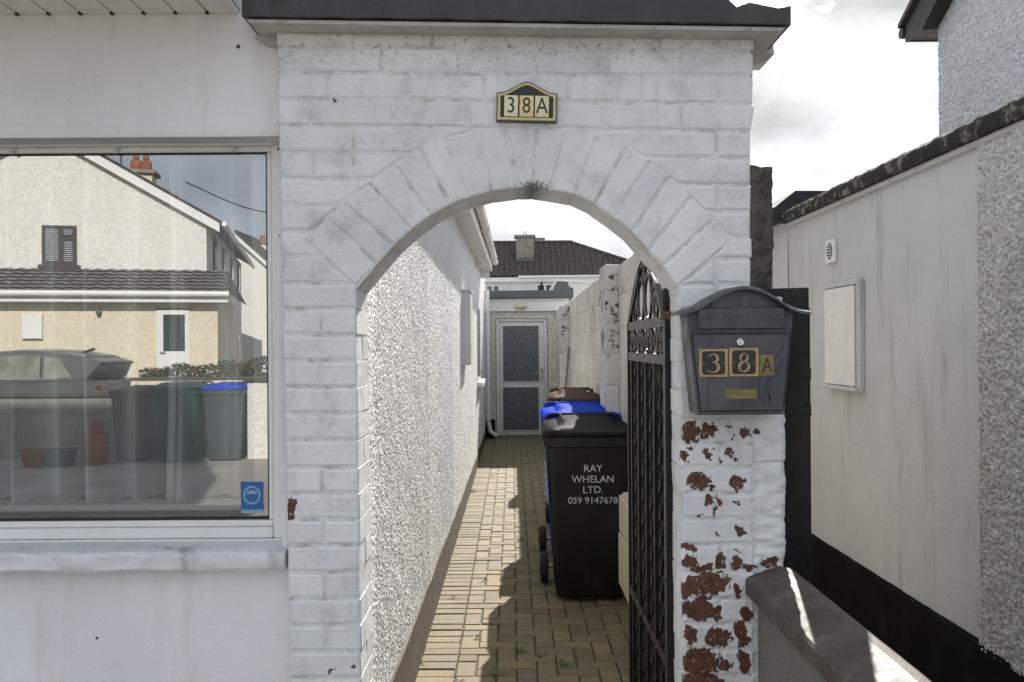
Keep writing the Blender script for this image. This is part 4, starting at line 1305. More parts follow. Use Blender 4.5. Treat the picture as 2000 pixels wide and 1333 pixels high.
wheelie_bin('black wheelie bin lettered RAY WHELAN LTD. nearest in the passage', bg, (0.468, 2.86, 0.0), R(-0.5), 'bin_black', 'bin_black', h=1.045,
            text=[('RAY', 0.835, 0.062), ('WHELAN', 0.769, 0.062), ('LTD.', 0.703, 0.062), ('059 9147678', 0.637, 0.058)], sticker=True)
wheelie_bin('blue wheelie bin directly behind the black one in the passage', bg, (0.498, 3.72, 0.0), R(0.5), 'bin_blue', 'bin_blue', h=1.065)
wheelie_bin('brown wheelie bin farthest along the passage, behind the blue one', bg, (0.515, 4.85, 0.0), R(-2), 'bin_brown', 'bin_brown', h=1.12, w=0.46)

# beige gas meter box on the block wall behind the gate
gx = 0.555
gb = thing('gas_meter_box', 'beige plastic gas meter box low on the block wall behind the gate', 'meter box', (gx, 1.66, 0.335))
MB().bevbox(0.012, BX0-gx+0.003, 0.0, 0.47, 0.0, 0.485, 0.012).build('box_body', M['beige'], gb)
MB().bevbox(-0.006, 0.0115, 0.012, 0.458, 0.012, 0.28, 0.005).build('door', M['beige'], gb)
MB().bevbox(-0.002, 0.0115, 0.012, 0.458, 0.288, 0.473, 0.005).build('upper_cover', M['beige'], gb)
for k in range(3):
    MB().box(-0.0035, -0.0021, 0.05, 0.42, 0.40+0.018*k, 0.406+0.018*k).build('vent_rib', M['beige'], gb)
# pole leaning behind the bins
tag(MB().tube([(0.60, 9.05, 0.0), (0.745, 9.12, 1.55)], 0.016, 8).build('leaning_pole', M['wood_pole'], None, smooth=50), 'thin grey pole leaning on the block wall behind the bins', 'pole')

# ================================================================== iron gate, opened back into the passage
gate = thing('iron_gate', 'black wrought iron side gate with scrolls, swung open inside the archway', 'gate')
GXp = 0.472
gy0, gy1 = 0.215, 1.03
def gz(y, px_z): return px_z
zr1, zr2, zbm = 1.665, 1.548, 0.14
def zpeak(y):
    t = (y-gy0)/(gy1-gy0)
    return 1.675 + 0.225*max(0.0, math.sin(math.pi*min(1, max(0, t))))**0.8
pst = MB().bevbox(GXp-0.010, GXp+0.030, 0.150, 0.192, 0.02, 1.70, 0.003)
pst.build('hinge_post', M['black_iron'], gate)
MB().lathe([(0.001, 0.03), (0.022, 0.03), (0.026, 0.02), (0.026, -0.035), (0.018, -0.045)], (GXp+0.010, 0.171, 1.735), 'z', 14).build('post_cap', M['black_iron'], gate, smooth=40)
xh = 0.485
for zz in (1.683, 0.45):
    MB().tube([(GXp+0.01, 0.171, zz-0.012), (GXp+0.01, 0.171, zz+0.012)], 0.031, 12).build('hinge_collar', M['rust_iron'], gate)
    MB().tube([(GXp+0.01, 0.171, zz), (xh+0.05, 0.171, zz)], 0.009, 8).build('hinge_pin', M['rust_iron'], gate)
def rail(z, dz=0.0, h=0.016):
    return MB().tube([(GXp, 0.2, z), (GXp, gy1, z+dz)], 0.02, square=True, flat=(h, 0.008)).build('rail', M['black_iron'], gate)
for z in (zr1, zr2, zbm, 0.62):
    rail(z)
MB().bevbox(GXp-0.010, GXp+0.010, gy1-0.01, gy1+0.012, 0.10, 1.68, 0.002).build('closing_stile', M['black_iron'], gate)
nb = 9
for k in range(1, nb):
    y = 0.205 + (gy1-0.205)*k/nb
    top = zr2 - 0.016
    if k % 2:
        n = 70
        MB().tube([(GXp, y, zbm+0.016 + (top-zbm-0.016)*j/n) for j in range(n+1)], 0.0105, square=True, twist=0.35).build('twisted_bar', M['black_iron'], gate)
    else:
        MB().tube([(GXp, y, zbm+0.016), (GXp, y, top)], 0.0125, square=True).build('bar', M['black_iron'], gate)
def scroll(cy, cz, ry, rz_, name='scroll'):
    pts = [(GXp, cy + ry*math.cos(t), cz + rz_*math.sin(t)) for t in [2*math.pi*j/28 for j in range(28)]]
    MB().tube(pts, 0.008, square=True, closed=True, flat=(0.004, 0.008)).build(name, M['black_iron'], gate, smooth=40)
def cscroll(cy, cz, r, sgn, up):
    pts = []
    for j in range(40):
        a = j/39*R(560)
        rr = r*(1-0.72*j/39)
        pts.append((GXp, cy + sgn*rr*math.cos(a), cz + up*rr*1.25*math.sin(a)))
    MB().tube(pts, 0.008, square=True, flat=(0.004, 0.008)).build('scroll', M['black_iron'], gate, smooth=40)
for k in range(4):
    y = 0.205 + (gy1-0.205)*(k+0.5)/4
    scroll(y, (zr1+zr2)/2, 0.085, (zr1-zr2)/2-0.018)
    cscroll(y, (zr1+zr2)/2, 0.055, 1 if k % 2 else -1, 1)
mid = (gy0+gy1)/2
# arched head
MB().tube([(GXp, 0.2 + (gy1-0.2)*j/30, zr1 + 0.215*math.sin(math.pi*j/30)**0.9) for j in range(31)], 0.012, square=True, flat=(0.010, 0.009)).build('head_rail', M['black_iron'], gate, smooth=40)
MB().tube([(GXp, gy1, zr1), (GXp, mid+0.02, zr1+0.235)], 0.012, square=True, flat=(0.010, 0.009)).build('head_rail', M['black_iron'], gate)
for s in (-1, 1):
    scroll(mid + s*0.085, zr1+0.092, 0.072, 0.078)
    cscroll(mid + s*0.24, zr1+0.062, 0.062, -s, 1)
cscroll(mid, zr1+0.16, 0.04, 1, 1)

# ================================================================== letter box on the right pier
mailb = thing('letter_box', 'weathered dark grey metal letter box with curved lid and numbers 38A on the pier', 'letter box', (0, 0, 0))
DF = 2.428
Q = lambda px, py, d=DF: at(px, py, d)
yF = DF - 2.54
tl, tr_, br, bl = Q(1342, 606), Q(1551, 604), Q(1531, 810), Q(1362, 811)
MB().loft([[(x, -0.003, z) for x, z in (tl, tr_, br, bl)], [(x, yF+0.003, z) for x, z in (tl, tr_, br, bl)], [(x, yF, z) for x, z in offset_in([tl, tr_, br, bl], 0.003)]]).build('body', M['mail'], mailb)
# curved front above the flap
lidpts = [(1324,612),(1338,607),(1354,602),(1370,594),(1387,583),(1404,574),(1420,566),(1436,561),(1450,559.5),(1465,561),(1480,565),(1495,571.5),(1509,579),(1523,589),(1534,596),(1550,603),(1562,606),(1577,608)]
def smoothline(pts, k=4):
    out = []
    for i in range(len(pts)-1):
        p0 = pts[max(i-1, 0)]; p1 = pts[i]; p2 = pts[i+1]; p3 = pts[min(i+2, len(pts)-1)]
        for j in range(k):
            t = j/k
            out.append(tuple(0.5*((2*p1[a]) + (-p0[a]+p2[a])*t + (2*p0[a]-5*p1[a]+4*p2[a]-p3[a])*t*t + (-p0[a]+3*p1[a]-3*p2[a]+p3[a])*t**3) for a in (0, 1)))
    return out + [pts[-1]]
lid = smoothline(lidpts, 3)
up = [Q(px, py) for px, py in lid]
cent = [p for p in up if tl[0]+0.004 < p[0] < tr_[0]-0.004]
MB().prism([(tl[0]+0.003, tl[1]-0.012)] + [(x, z-0.007) for x, z in cent] + [(tr_[0]-0.003, tr_[1]-0.012)], -0.003, yF+0.004).build('head_panel', M['mail'], mailb)
lp = MB()
secs = []
for (x, z) in up:
    secs.append([(x, -0.002, z+0.002), (x, yF-0.020, z), (x, yF-0.026, z-0.003), (x, yF-0.027, z-0.010), (x, yF-0.024, z-0.011), (x, yF-0.021, z-0.0065), (x, -0.002, z-0.0045)])
lp.loft(secs).build('lid', M['mail'], mailb, smooth=50)
fa, fb, fc, fd = Q(1361, 601), Q(1533, 600), Q(1534, 640), Q(1363, 642)
flap = MB().loft([[(x, yF+0.001, z) for x, z in (fa, fb, fc, fd)], [(x, yF-0.006, z) for x, z in (fa, fb, fc, fd)], [(x, yF-0.009, z) for x, z in offset_in([fa, fb, fc, fd], 0.004)]]).build('flap', M['mail'], mailb)
text_on('NO JUNK MAIL', 0.027, M['mail'], (Q(1448, 622)[0], yF-0.0096, Q(1448, 622)[1]), flap, sx=1.15, depth=0.0024, space=1.12)
MB().tube([(fd[0]+0.002, yF-0.009, fd[1]+0.001), (fc[0]-0.002, yF-0.009, fc[1]+0.001)], 0.004, 8).build('flap_lip', M['mail'], flap, smooth=60)
da, db, dc, dd = Q(1352, 654), Q(1541, 653), Q(1527, 802), Q(1369, 803)
MB().prism([Q(1349, 650.5), Q(1543.5, 649.5), Q(1529, 804), Q(1366, 805.5)], yF-0.0008, yF+0.001).build('door_gap', M['gasket'], mailb)
drp = MB().loft([[(x, yF+0.001, z) for x, z in (da, db, dc, dd)], [(x, yF-0.0045, z) for x, z in (da, db, dc, dd)], [(x, yF-0.0062, z) for x, z in offset_in([da, db, dc, dd], 0.002)]]).build('door', M['mail'], mailb)
yD = yF - 0.0064
lk = Q(1444.7, 669)
lock = MB().lathe([(0.0105, 0.0), (0.0105, -0.004), (0.0085, -0.0055), (0.0075, -0.0045), (0.0001, -0.0045)], (lk[0], yD, lk[1]), 'y', 24).build('lock', M['steel'], drp, smooth=35)
MB().box(lk[0]-0.0008, lk[0]+0.0012, yD-0.0055, yD-0.0044, lk[1]-0.004, lk[1]+0.003).build('keyhole', M['gasket'], lock)
def stroke(pts, ws):
    """flat tapered stroke in x,z"""
    l, r = [], []
    for i, p in enumerate(pts):
        a = Vector(pts[max(i-1, 0)]); b = Vector(pts[min(i+1, len(pts)-1)])
        t = (b-a).normalized(); nrm = Vector((-t.y, t.x))
        l.append((p[0]+nrm.x*ws[i]/2, p[1]+nrm.y*ws[i]/2)); r.append((p[0]-nrm.x*ws[i]/2, p[1]-nrm.y*ws[i]/2))
    return l, r
def stroke_mb(pts, ws, y0, y1, mb):
    l, r = stroke(pts, ws)
    secs = [[(l[i][0], y0, l[i][1]), (r[i][0], y0, r[i][1]), (r[i][0], y1, r[i][1]), (l[i][0], y1, l[i][1])] for i in range(len(pts))]
    mb.loft(secs)
def three(cx, cz, h):
    mb = MB()
    pts, ws = [], []
    for j in range(22):                                # upper bowl
        a = R(160 - 245*j/21)
        pts.append((cx - 0.02*h + 0.225*h*math.cos(a), cz + 0.235*h + 0.215*h*math.sin(a)))
        ws.append(h*(0.05 + 0.085*max(0, math.cos(a))**1.2))
    stroke_mb(pts, ws, yD-0.0036, yD-0.0028, mb)
    pts, ws = [], []
    for j in range(26):                                # lower bowl
        a = R(95 - 250*j/25)
        pts.append((cx - 0.035*h + 0.285*h*math.cos(a), cz - 0.215*h + 0.262*h*math.sin(a)))
        ws.append(h*(0.045 + 0.105*max(0, math.cos(a))**1.2))
    stroke_mb(pts, ws, yD-0.0037, yD-0.0029, mb)
    return mb
def eight(cx, cz, h):
    mb = MB()
    for (ox, oz, rx, rz_) in ((0.0, 0.225*h, 0.20*h, 0.215*h), (0.0, -0.215*h, 0.26*h, 0.258*h)):
        out = [(cx+ox+rx*math.cos(t)*1.15, cz+oz+rz_*math.sin(t)*1.08) for t in [2*math.pi*j/36 for j in range(36)]]
        inn = [(cx+ox+rx*math.cos(t)*0.68 + 0.0*h, cz+oz+rz_*math.sin(t+0.35)*0.84) for t in [2*math.pi*j/36 for j in range(36)]]
        dy = 0.0001 if oz > 0 else 0
        mb.loft([[(x, yD-0.0029, z) for x, z in out], [(x, yD-0.0036-dy, z) for x, z in out], [(x, yD-0.0036-dy, z) for x, z in inn], [(x, yD-0.0029, z) for x, z in inn]], False, False)
    return mb
def num_plate(x0p, y0p, x1p, y1p, fn):
    (xa, zb_), (xb, za) = Q(x0p, y0p), Q(x1p, y1p)
    pl = MB().bevbox(xa, xb, yD-0.0022, yD, za, zb_, 0.0006).build('number_plate', M['gold'], drp)
    w = xb-xa; e = w*0.10; c = w*0.055
    x0, x1, z0, z1 = xa+e, xb-e, za+e*0.8, zb_-e*0.8
    poly = []
    for (cx, cz, sx_, sz_) in ((x0, z0, 1, 1), (x1, z0, -1, 1), (x1, z1, -1, -1), (x0, z1, 1, -1)):
        pr = [(cx + sx_*c*math.sin(R(90*j/5)), cz + sz_*c*math.cos(R(90*j/5))) for j in range(6)]
        poly += pr if sx_*sz_ > 0 else pr[::-1]
    MB().prism(poly, yD-0.0028, yD-0.0021).build('plate_ground', M['black_plate'], pl)
    cx, cz = (xa+xb)/2, (za+zb_)/2
    fn(cx, cz, (zb_-za)*0.70).build('digit', M['gold_paint'], pl)
    for s in (-1, 1):
        MB().lathe([(0.0001, -0.0006), (0.0013, -0.0004), (0.0016, 0.0)], (cx+s*w*0.34, yD-0.0028, cz), 'y', 10).build('plate_pin', M['steel'], pl)
num_plate(1364, 682, 1420.5, 736.5, three)
num_plate(1422.5, 680, 1480.5, 735.5, eight)
(xa, za), (xb, zb_) = Q(1482, 734), Q(1510, 693)
ap = MB().bevbox(xa, xb, yD-0.0014, yD, za, zb_, 0.0005).build('number_plate', M['gold_dull'], drp)
text_on('A', 0.056, M['black_plate'], ((xa+xb)/2+0.001, yD-0.0018, (za+zb_)/2-0.002), ap, 'digit', sx=0.78, depth=0.0006)
(xa, za), (xb, zb_) = Q(1414, 780), Q(1477, 760.5)
np_ = MB().bevbox(xa, xb, yD-0.0016, yD, za, zb_, 0.0005).build('name_plate', M['gold_dull'], drp)
MB().prism(offset_in([(xa, za), (xb, za), (xb, zb_), (xa, zb_)], 0.0035), yD-0.0022, yD-0.0015).build('name_card', M['gold_dull'], np_)
# old dribbles of dark glue across the door
drb = MB()
for pts in ([(1508,678),(1503,695),(1490,716),(1483,740),(1481,760),(1486,776),(1494,785)], [(1530,672),(1522,690),(1512,700),(1510,715),(1500,740),(1493,757),(1493,770),(1505,779),(1514,781)],
            [(1535,700),(1524,706),(1514,722),(1506,735),(1497,752),(1499,769),(1504,783)], [(1532,708),(1522,718),(1510,742),(1502,758),(1502,790)]):
    q = [Q(*p) for p in smoothline(pts, 4)]
    stroke_mb(q, [0.0012 + 0.0022*abs(math.sin(i*0.33)) for i in range(len(q))], yD-0.0005, yD+0.0004, drb)
drb.build('glue_dribble', simple('dark_glue', (0.022, 0.024, 0.035), 0.35), drp)

x, z = P(655, 198)
MB().tube([(x, 0.004, z), (x-0.002, -0.016, z+0.001)], 0.0035, 8).build('rusty_nail', M['rust_iron'], arch)
# ================================================================== low garden wall in front of the right pier
gw = thing('garden_wall', 'low grey garden wall with worn brown capping, running out from the right pier', 'wall')
n = 70
secs = []
for k in range(n+1):
    t = k/n
    y = -0.003 - 3.2*t
    j = lambda: rnd.uniform(-0.0009, 0.0009)
    secs.append([(0.69, y, 0.872), (0.668+j(), y, 0.874+j()), (0.660+j(), y, 0.884), (0.660+j(), y, 0.922+j()), (0.665+j(), y, 0.931+j()), (0.715, y, 0.949+j()), (0.757, y, 0.962+j()), (0.785, y, 0.957+j()), (0.799+j(), y, 0.948+j()), (0.803+j(), y, 0.938), (0.803+j(), y, 0.884), (0.79, y, 0.872)])
MB().loft(secs).build('capping', M['cap'], gw, smooth=12)
MB().box(0.694, 0.788, -3.2, -0.004, -0.06, 0.8715).build('wall_body', M['grey_render'], gw)

# ================================================================== black side gate beyond the pier
sg = thing('side_gate', 'black painted side gate standing open between the pier and the garage', 'gate')
gx1 = at(1579, 800, 2.80)[0]
ztop = at(1577, 572, 2.8)[1]
pg = Vector((gx1-0.02, 0.26, 0))
sg.matrix_world = Matrix.Translation(pg) @ Matrix.Rotation(R(-19), 4, 'Z') @ Matrix.Translation(-pg)
MB().bevbox(gx1-0.082, gx1+0.002, 0.26, 0.30, -0.02, ztop+0.006, 0.003).build('stile', M['black_iron'], sg)
MB().bevbox(gx1-0.040, gx1-0.002, 1.06, 1.10, -0.02, ztop-0.02, 0.003).build('stile', M['black_iron'], sg)
for z0, z1 in ((0.06, 0.11), (0.55, 0.60), (1.22, 1.27), (ztop-0.055, ztop-0.004)):
    MB().bevbox(gx1-0.034, gx1-0.006, 0.301, 1.059, z0, z1, 0.003).build('rail', M['black_iron'], sg)
for k in range(9):
    y = 0.335 + 0.078*k
    MB().bevbox(gx1-0.026, gx1-0.012, y, y+0.062, 0.02, ztop-0.004, 0.002).build('board', M['black_iron'], sg)
MB().bevbox(gx1-0.14, gx1+0.002, 0.262, 0.298, ztop-0.010, ztop+0.016, 0.003).build('top_bar', M['black_iron'], sg)
for pz in (731, 802):
    z = at(1578, pz, 2.79)[1]
    MB().bevbox(gx1-0.03, gx1+0.003, 0.250, 0.2595, z-0.012, z+0.012, 0.002).build('hinge_strap', M['black_iron'], sg)
    MB().tube([(gx1+0.003, 0.255, z-0.018), (gx1+0.003, 0.255, z+0.018)], 0.005, 8).build('hinge_knuckle', M['black_iron'], sg)

# ================================================================== neighbour's flat garage on the right
gar = thing('garage', 'cream white neighbouring garage with peeling black coping and black painted plinth', 'garage')
NX = 1.85
TOPZ = 2.385
PLZ = 0.413
def gwall(name, mat, y0, y1, z0, z1, xoff, h, du, dv):
    def fn(U, Vv, H):
        return NX + xoff - H, U, Vv
    return relief_sheet(name, mat, gar, np.arange(y0, y1+du, du).clip(y0, y1), np.arange(z0, z1+dv, dv).clip(z0, z1), fn, h)
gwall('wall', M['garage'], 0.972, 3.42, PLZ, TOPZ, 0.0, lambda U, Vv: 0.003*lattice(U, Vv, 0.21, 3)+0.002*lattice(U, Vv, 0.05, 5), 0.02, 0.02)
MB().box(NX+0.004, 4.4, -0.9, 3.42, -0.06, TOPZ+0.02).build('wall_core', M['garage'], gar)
gwall('roughcast_panel', M['roughcast'], -0.9, 0.955, PLZ-0.02, TOPZ, -0.012, lambda U, Vv: 0.008*stones(U, Vv, 0.017, 3.0)+0.006*stones(U+.4, Vv, 0.011, 6.0)+0.006*lattice(U, Vv, 0.05, 2), 0.0065, 0.0065)
# smooth corner strip with a ragged edge between the two finishes
secs = []
for k in range(120):
    z = PLZ + (TOPZ-0.05-PLZ)*k/119
    w = 0.006*lattice(np.array(z), np.array(1.0), 0.06, 2)
    secs.append([(NX-0.020-w, 0.945, z), (NX-0.024, 0.957, z), (NX-0.014, 0.976+w, z), (NX+0.01, 0.980, z), (NX+0.01, 0.945, z)])
MB().loft([[(float(a), float(b), float(c)) for a, b, c in s] for s in secs]).build('edge_bead', M['garage'], gar, smooth=40)
secs = []
for k in range(150):
    y = -0.9 + 4.30*k/149
    j = lambda s=0.002: rnd.uniform(-s, s)
    secs.append([(NX-0.050+j(), y, TOPZ+j()), (NX-0.054+j(), y, TOPZ+0.012), (NX-0.053+j(), y, TOPZ+0.062+j()), (NX-0.045, y, TOPZ+0.078+j(0.004)), (NX+0.22, y, TOPZ+0.080), (NX+0.22, y, TOPZ+0.004), (NX-0.01, y, TOPZ+0.004)])
MB().loft(secs).build('coping', M['peel_coping'], gar, smooth=30)
MB().bevbox(NX-0.030, NX+0.006, -0.9, 3.38, TOPZ-0.024, TOPZ+0.003, 0.006).build('coping_bed', M['garage'], gar)
secs = []
for k in range(60):
    y = -0.9 + 4.4*k/59
    secs.append([(NX-0.026, y, -0.06), (NX-0.024+rnd.uniform(-.002, .002), y, PLZ-0.006), (NX-0.018, y, PLZ+rnd.uniform(-.004, .004)), (NX+0.03, y, PLZ+0.001), (NX+0.03, y, -0.06)])
MB().loft(secs).build('plinth', M['plinth'], gar, smooth=30)
# louvred vent
vy0, vy1 = NX*F/637-2.54, NX*F/619-2.54
vz0, vz1 = at(1629, 514, 5.12)[1], at(1629, 468, 5.12)[1]
vent = MB().bevbox(NX-0.020, NX-0.002, vy0, vy1, vz0, vz1, 0.005).build('vent', M['upvc'], gar)
cy, cz = (vy0+vy1)/2, (vz0+vz1)/2
MB().loft([[(NX-0.0205-0.002*k, cy+0.046*s*math.cos(t), cz+0.046*s*math.sin(t)) for t in [2*math.pi*j/20 for j in range(20)]] for k, s in ((0, 1), (1, 0.95))]).build('vent_opening', M['gasket'], vent)
for k in range(5):
    z = cz - 0.032 + 0.016*k
    hw = math.sqrt(max(0.0001, 0.043**2-(z-cz)**2))
    MB().box(NX-0.026, NX-0.0226, cy-hw, cy+hw, z-0.003, z+0.003).build('louvre', M['upvc'], vent)
MB().prism([(3.395, TOPZ-0.03), (3.402, TOPZ-0.3), (3.385, TOPZ-0.55), (3.40, TOPZ-0.9), (3.408, TOPZ-0.9), (3.394, TOPZ-0.55), (3.412, TOPZ-0.3), (3.405, TOPZ-0.03)], NX-0.0035, NX+0.003, 'x').build('wall_crack', M['gasket'], gar)
# the lower block behind it with its own flat roof
shed = thing('rear_store', 'white rear store with black felt flat roof behind the garage', 'outbuilding')
MB().box(NX+0.012, 4.4, 3.43, 9.0, -0.06, 2.42).build('wall', M['garage'], shed)
MB().bevbox(NX-0.02, NX+0.011, 3.45, 9.0, -0.06, PLZ, 0.004).build('plinth', M['plinth'], shed)
MB().bevbox(NX-0.10, 4.5, 3.42, 9.1, 2.421, 2.50, 0.008).build('fascia', M['felt'], shed)
MB().prism([(NX-0.085, 2.501), (3.2, 2.501), (3.2, 2.60), (NX+0.06, 2.615)], 3.44, 9.05).build('felt_roof', M['felt'], shed)
# meter box on the garage
y0, y1 = NX*F/690-2.54, NX*F/623-2.54
z0, z1 = at(1690, 768, 4.66)[1], at(1690, 543, 4.66)[1]
gm = thing('meter_box', 'white painted meter box on the garage wall below the round vent', 'meter box', (NX, (y0+y1)/2, z0))
hw, hh = (y1-y0)/2, z1-z0
MB().bevbox(-0.030, -0.001, -hw, hw, 0, hh, 0.005).build('box_frame', M['garage'], gm)
MB().bevbox(-0.042, -0.0305, -hw+0.05, hw-0.012, 0.03, hh-0.035, 0.004).build('door', M['upvc'], gm)
MB().bevbox(-0.050, -0.0305, -hw+0.01, hw-0.005, 0.004, 0.024, 0.004).build('drip_ledge', M['garage'], gm)
MB().box(-0.0345, -0.0302, -hw+0.045, hw-0.008, hh-0.034, hh-0.029).build('shadow_gap', M['gasket'], gm)

# ================================================================== tall roughcast house behind the garage
gh = thing('roughcast_house', 'tall pale roughcast house with dark eaves above the garage roof', 'house')
GXh = 4.2
gye = GXh*F/838.0 - 2.54                               # far corner of its side wall
relief_sheet('gable_wall', M['gable'], gh, np.arange(0.6, gye, 0.0125), np.arange(2.4, 5.8, 0.0125), lambda U, Vv, H: (GXh - H, U, Vv), lambda U, Vv: 0.011*stones(U, Vv, 0.028, 2.0)+0.009*lattice(U, Vv, 0.05, 4))
sl_ = math.tan(R(27))
ez = at(1800, 69, 8.9)[1]
MB().prism([(gye, -0.06), (gye, ez+0.1), (gye-3.9, ez+0.1+3.9*sl_), (-1.2, 6.5), (-1.2, -0.06)], GXh+0.006, GXh+6, 'x').build('wall_core', M['gable'], gh)
xb_ = GXh - 0.17
eo = gye + 0.36
MB().bevbox(xb_+0.026, GXh+6, gye+0.002, eo-0.026, ez, ez+0.02, 0.003).build('eaves_soffit', M['barge'], gh)
MB().bevbox(xb_+0.026, GXh+6, eo-0.025, eo, ez-0.01, ez+0.16, 0.003).build('eaves_fascia', M['barge'], gh)
MB().prism([(eo, ez-0.012), (eo, ez+0.16), (eo-4.4, ez+0.16+4.4*sl_), (eo-4.4, ez-0.05+4.4*sl_), (eo-0.36, ez-0.012)], xb_, xb_+0.025, 'x').build('barge_board', M['barge'], gh)
MB().prism([(eo-0.37, ez+0.002), (eo-0.37, ez+0.03), (eo-4.4, ez-0.03+4.4*sl_), (eo-4.4, ez-0.05+4.4*sl_)], xb_+0.0255, GXh-0.014, 'x').build('verge_soffit', M['barge'], gh)
MB().prism([(eo+0.06, ez+0.15), (eo+0.06, ez+0.19), (eo-4.4, ez+0.235+4.4*sl_), (eo-4.4, ez+0.165+4.4*sl_), (eo, ez+0.165)], xb_-0.05, GXh+6, 'x').build('roof', M['tile_brown'], gh)
MB().loft([[(xx, eo+0.058+0.055*math.cos(a), ez+0.10+0.055*math.sin(a)) for a in [2*math.pi*j/12 for j in range(12)]] for xx in (xb_-0.02, GXh+6)]).build('gutter', M['barge'], gh, smooth=40)

# ================================================================== house at the far end, tiled roof and chimney
fh = thing('far_house', 'white house with brown tiled hipped roof and rendered chimney beyond the passage', 'house')
ED = 45.0
RD = 48.0
ze = at(1090, 541, ED)[1]
zr = at(1060, 477, RD)[1]
xl = -9.0
xr_eave = at(1300, 541, ED)[0]
xr_ridge = at(1117, 475, RD)[0]
ey, ry = ED-2.54, RD-2.54
NRW = 13
for r in range(NRW):
    t0, t1 = r/NRW, (r+1)/NRW
    xe0, xe1 = xr_eave + (xr_ridge-xr_eave)*t0, xr_eave + (xr_ridge-xr_eave)*t1
    xs = np.arange(xl, xe0, 0.06)
    vs_, fs = [], []
    nn = len(xs)
    for row, (t, lift) in enumerate(((t0, 0.075), (t0+0.001, 0.085), (t1+0.012, 0.02))):
        lim = xe0 if row < 2 else xe1
        for x in xs:
            ph = (x/0.30) % 1.0
            wv = 0.050*math.sin(2*math.pi*ph) + 0.02*math.sin(4*math.pi*ph)
            xx = min(float(x), lim)
            drop = -0.06 if row == 0 else 0
            vs_.append((xx, ey + (ry-ey)*t, ze + 0.05 + (zr-ze)*t + lift + wv + drop + rnd.uniform(-0.004, 0.004)))
    for row in range(2):
        for i in range(nn-1):
            a = row*nn+i
            fs.append((a, a+1, a+nn+1, a+nn))
    MB().add(vs_, fs).build('tile_course', M['tile_brown'], fh)
MB().add([(xl, ey, ze), (xr_eave, ey, ze), (xr_ridge, ry, zr), (xl, ry, zr), (xr_eave, ry+3, ze), (xl, ry+3, ze)], [(0,1,2,3), (1,4,2), (3,2,4,5)]).build('roof_slope', M['tile_brown'], fh)
MB().tube([(xl, ry, zr+0.10), (xr_ridge, ry, zr+0.10)], 0.10, 8).build('ridge_tiles', M['tile_brown'], fh, smooth=50)
MB().tube([(xr_ridge, ry, zr+0.08), (xr_eave+0.05, ey-0.05, ze+0.14)], 0.09, 8).build('hip_tiles', M['tile_brown'], fh, smooth=50)
MB().box(xl, xr_eave-0.3, ey+0.3, ry+2.7, -0.06, ze-0.02).build('wall', M['far_white'], fh)
MB().bevbox(xl, xr_eave-0.1, ey+0.02, ey+0.30, ze-0.24, ze-0.01, 0.01).build('fascia', M['white_board'], fh)
ga = at(1012, 541, ED)[0]
MB().tube([(ga, ey-0.07, ze+0.0), (xr_eave, ey-0.07, ze+0.03)], 0.065, 8).build('gutter', M['white_board'], fh, smooth=50)
ca, cb = at(1008, 505, 46.2)[0], at(1043, 505, 46.2)[0]
c0, c1 = at(1008, 507, 46.2)[1], at(1008, 464, 46.2)[1]
cy = 46.2-2.54
ch = MB().bevbox(ca, cb, cy, cy+0.75, c0-0.3, c1, 0.02).build('chimney', M['chimney'], fh)
MB().bevbox(ca-0.09, cb+0.09, cy-0.09, cy+0.84, c1+0.002, c1+0.13, 0.02).build('chimney_cap', M['chimney'], ch)
MB().bevbox(ca-0.03, cb+0.03, cy-0.04, cy+0.3, c0-0.12, c0+0.10, 0.01).build('lead_flashing', M['slate_paint'], ch)
MB().tube([((ca+cb)/2-0.09, cy+0.35, c1+0.13), ((ca+cb)/2+0.02, cy+0.35, c1+0.36), ((ca+cb)/2+0.12, cy+0.35, c1+0.13)], 0.025, 6).build('aerial_bracket', M['black_iron'], ch)
xq, zq = at(1050, 473, 48.4)
MB().bevbox(xq-0.25, xq+0.40, ry+0.3, ry+0.9, zr-0.3, zr+0.38, 0.02).build('rear_chimney', M['chimney'], fh)
def far_window(a, b, c, d):
    (xa, za), (xb, zb_) = at(a, d, 45.2), at(b, c, 45.2)
    yw = ey+0.30
    wv = MB().box(xa, xb, yw-0.05, yw+0.01, za, zb_).build('window', M['upvc'], fh)
    m_ = (xa+xb)/2
    for p, q in ((xa+0.09, m_-0.05), (m_+0.05, xb-0.09)):
        MB().box(p, q, yw-0.056, yw-0.0505, za+0.09, zb_-0.09).build('pane', M['dark_glass'], wv)
    return wv
far_window(1047, 1083, 554, 590)
far_window(948, 977, 556, 580)
MB().tube([(at(1058, 545, 45)[0], ey+0.22, ze-0.2), (at(1058, 545, 45)[0], ey+0.22, ze-3)], 0.05, 8).build('downpipe', M['black_iron'], fh, smooth=50)

# lower annexe between the extension and the far house
an = thing('annexe', 'low white annexe with grey painted corner right of the far windows', 'annexe')
AD = 24.0
a0, a1 = at(1082, 560, AD)[0], at(1230, 560, AD)[0]
z0_, z1_ = at(1088, 549, AD)[1], at(1230, 557, AD)[1]
MB().prism([(a0, -0.06), (a1, -0.06), (a1, z1_), (at(1088, 549, AD)[0], z0_)], AD-2.54, AD+3).build('wall', M['far_white'], an)
MB().prism([(at(1086, 548, AD)[0], z0_), (a1, z1_), (a1, z1_+0.035), (at(1086, 548, AD)[0], z0_+0.035)], AD-2.62, AD+3).build('roof_edge', M['white_board'], an)
pp = [at(px, py, AD) for px, py in ((1079,567),(1088,550),(1108,551),(1112,561),(1120,563),(1119,572),(1115,590),(1110,602),(1072,602))]
MB().prism(pp, AD-2.547, AD-2.541).build('grey_paint_patch', M['slate_paint'], an)

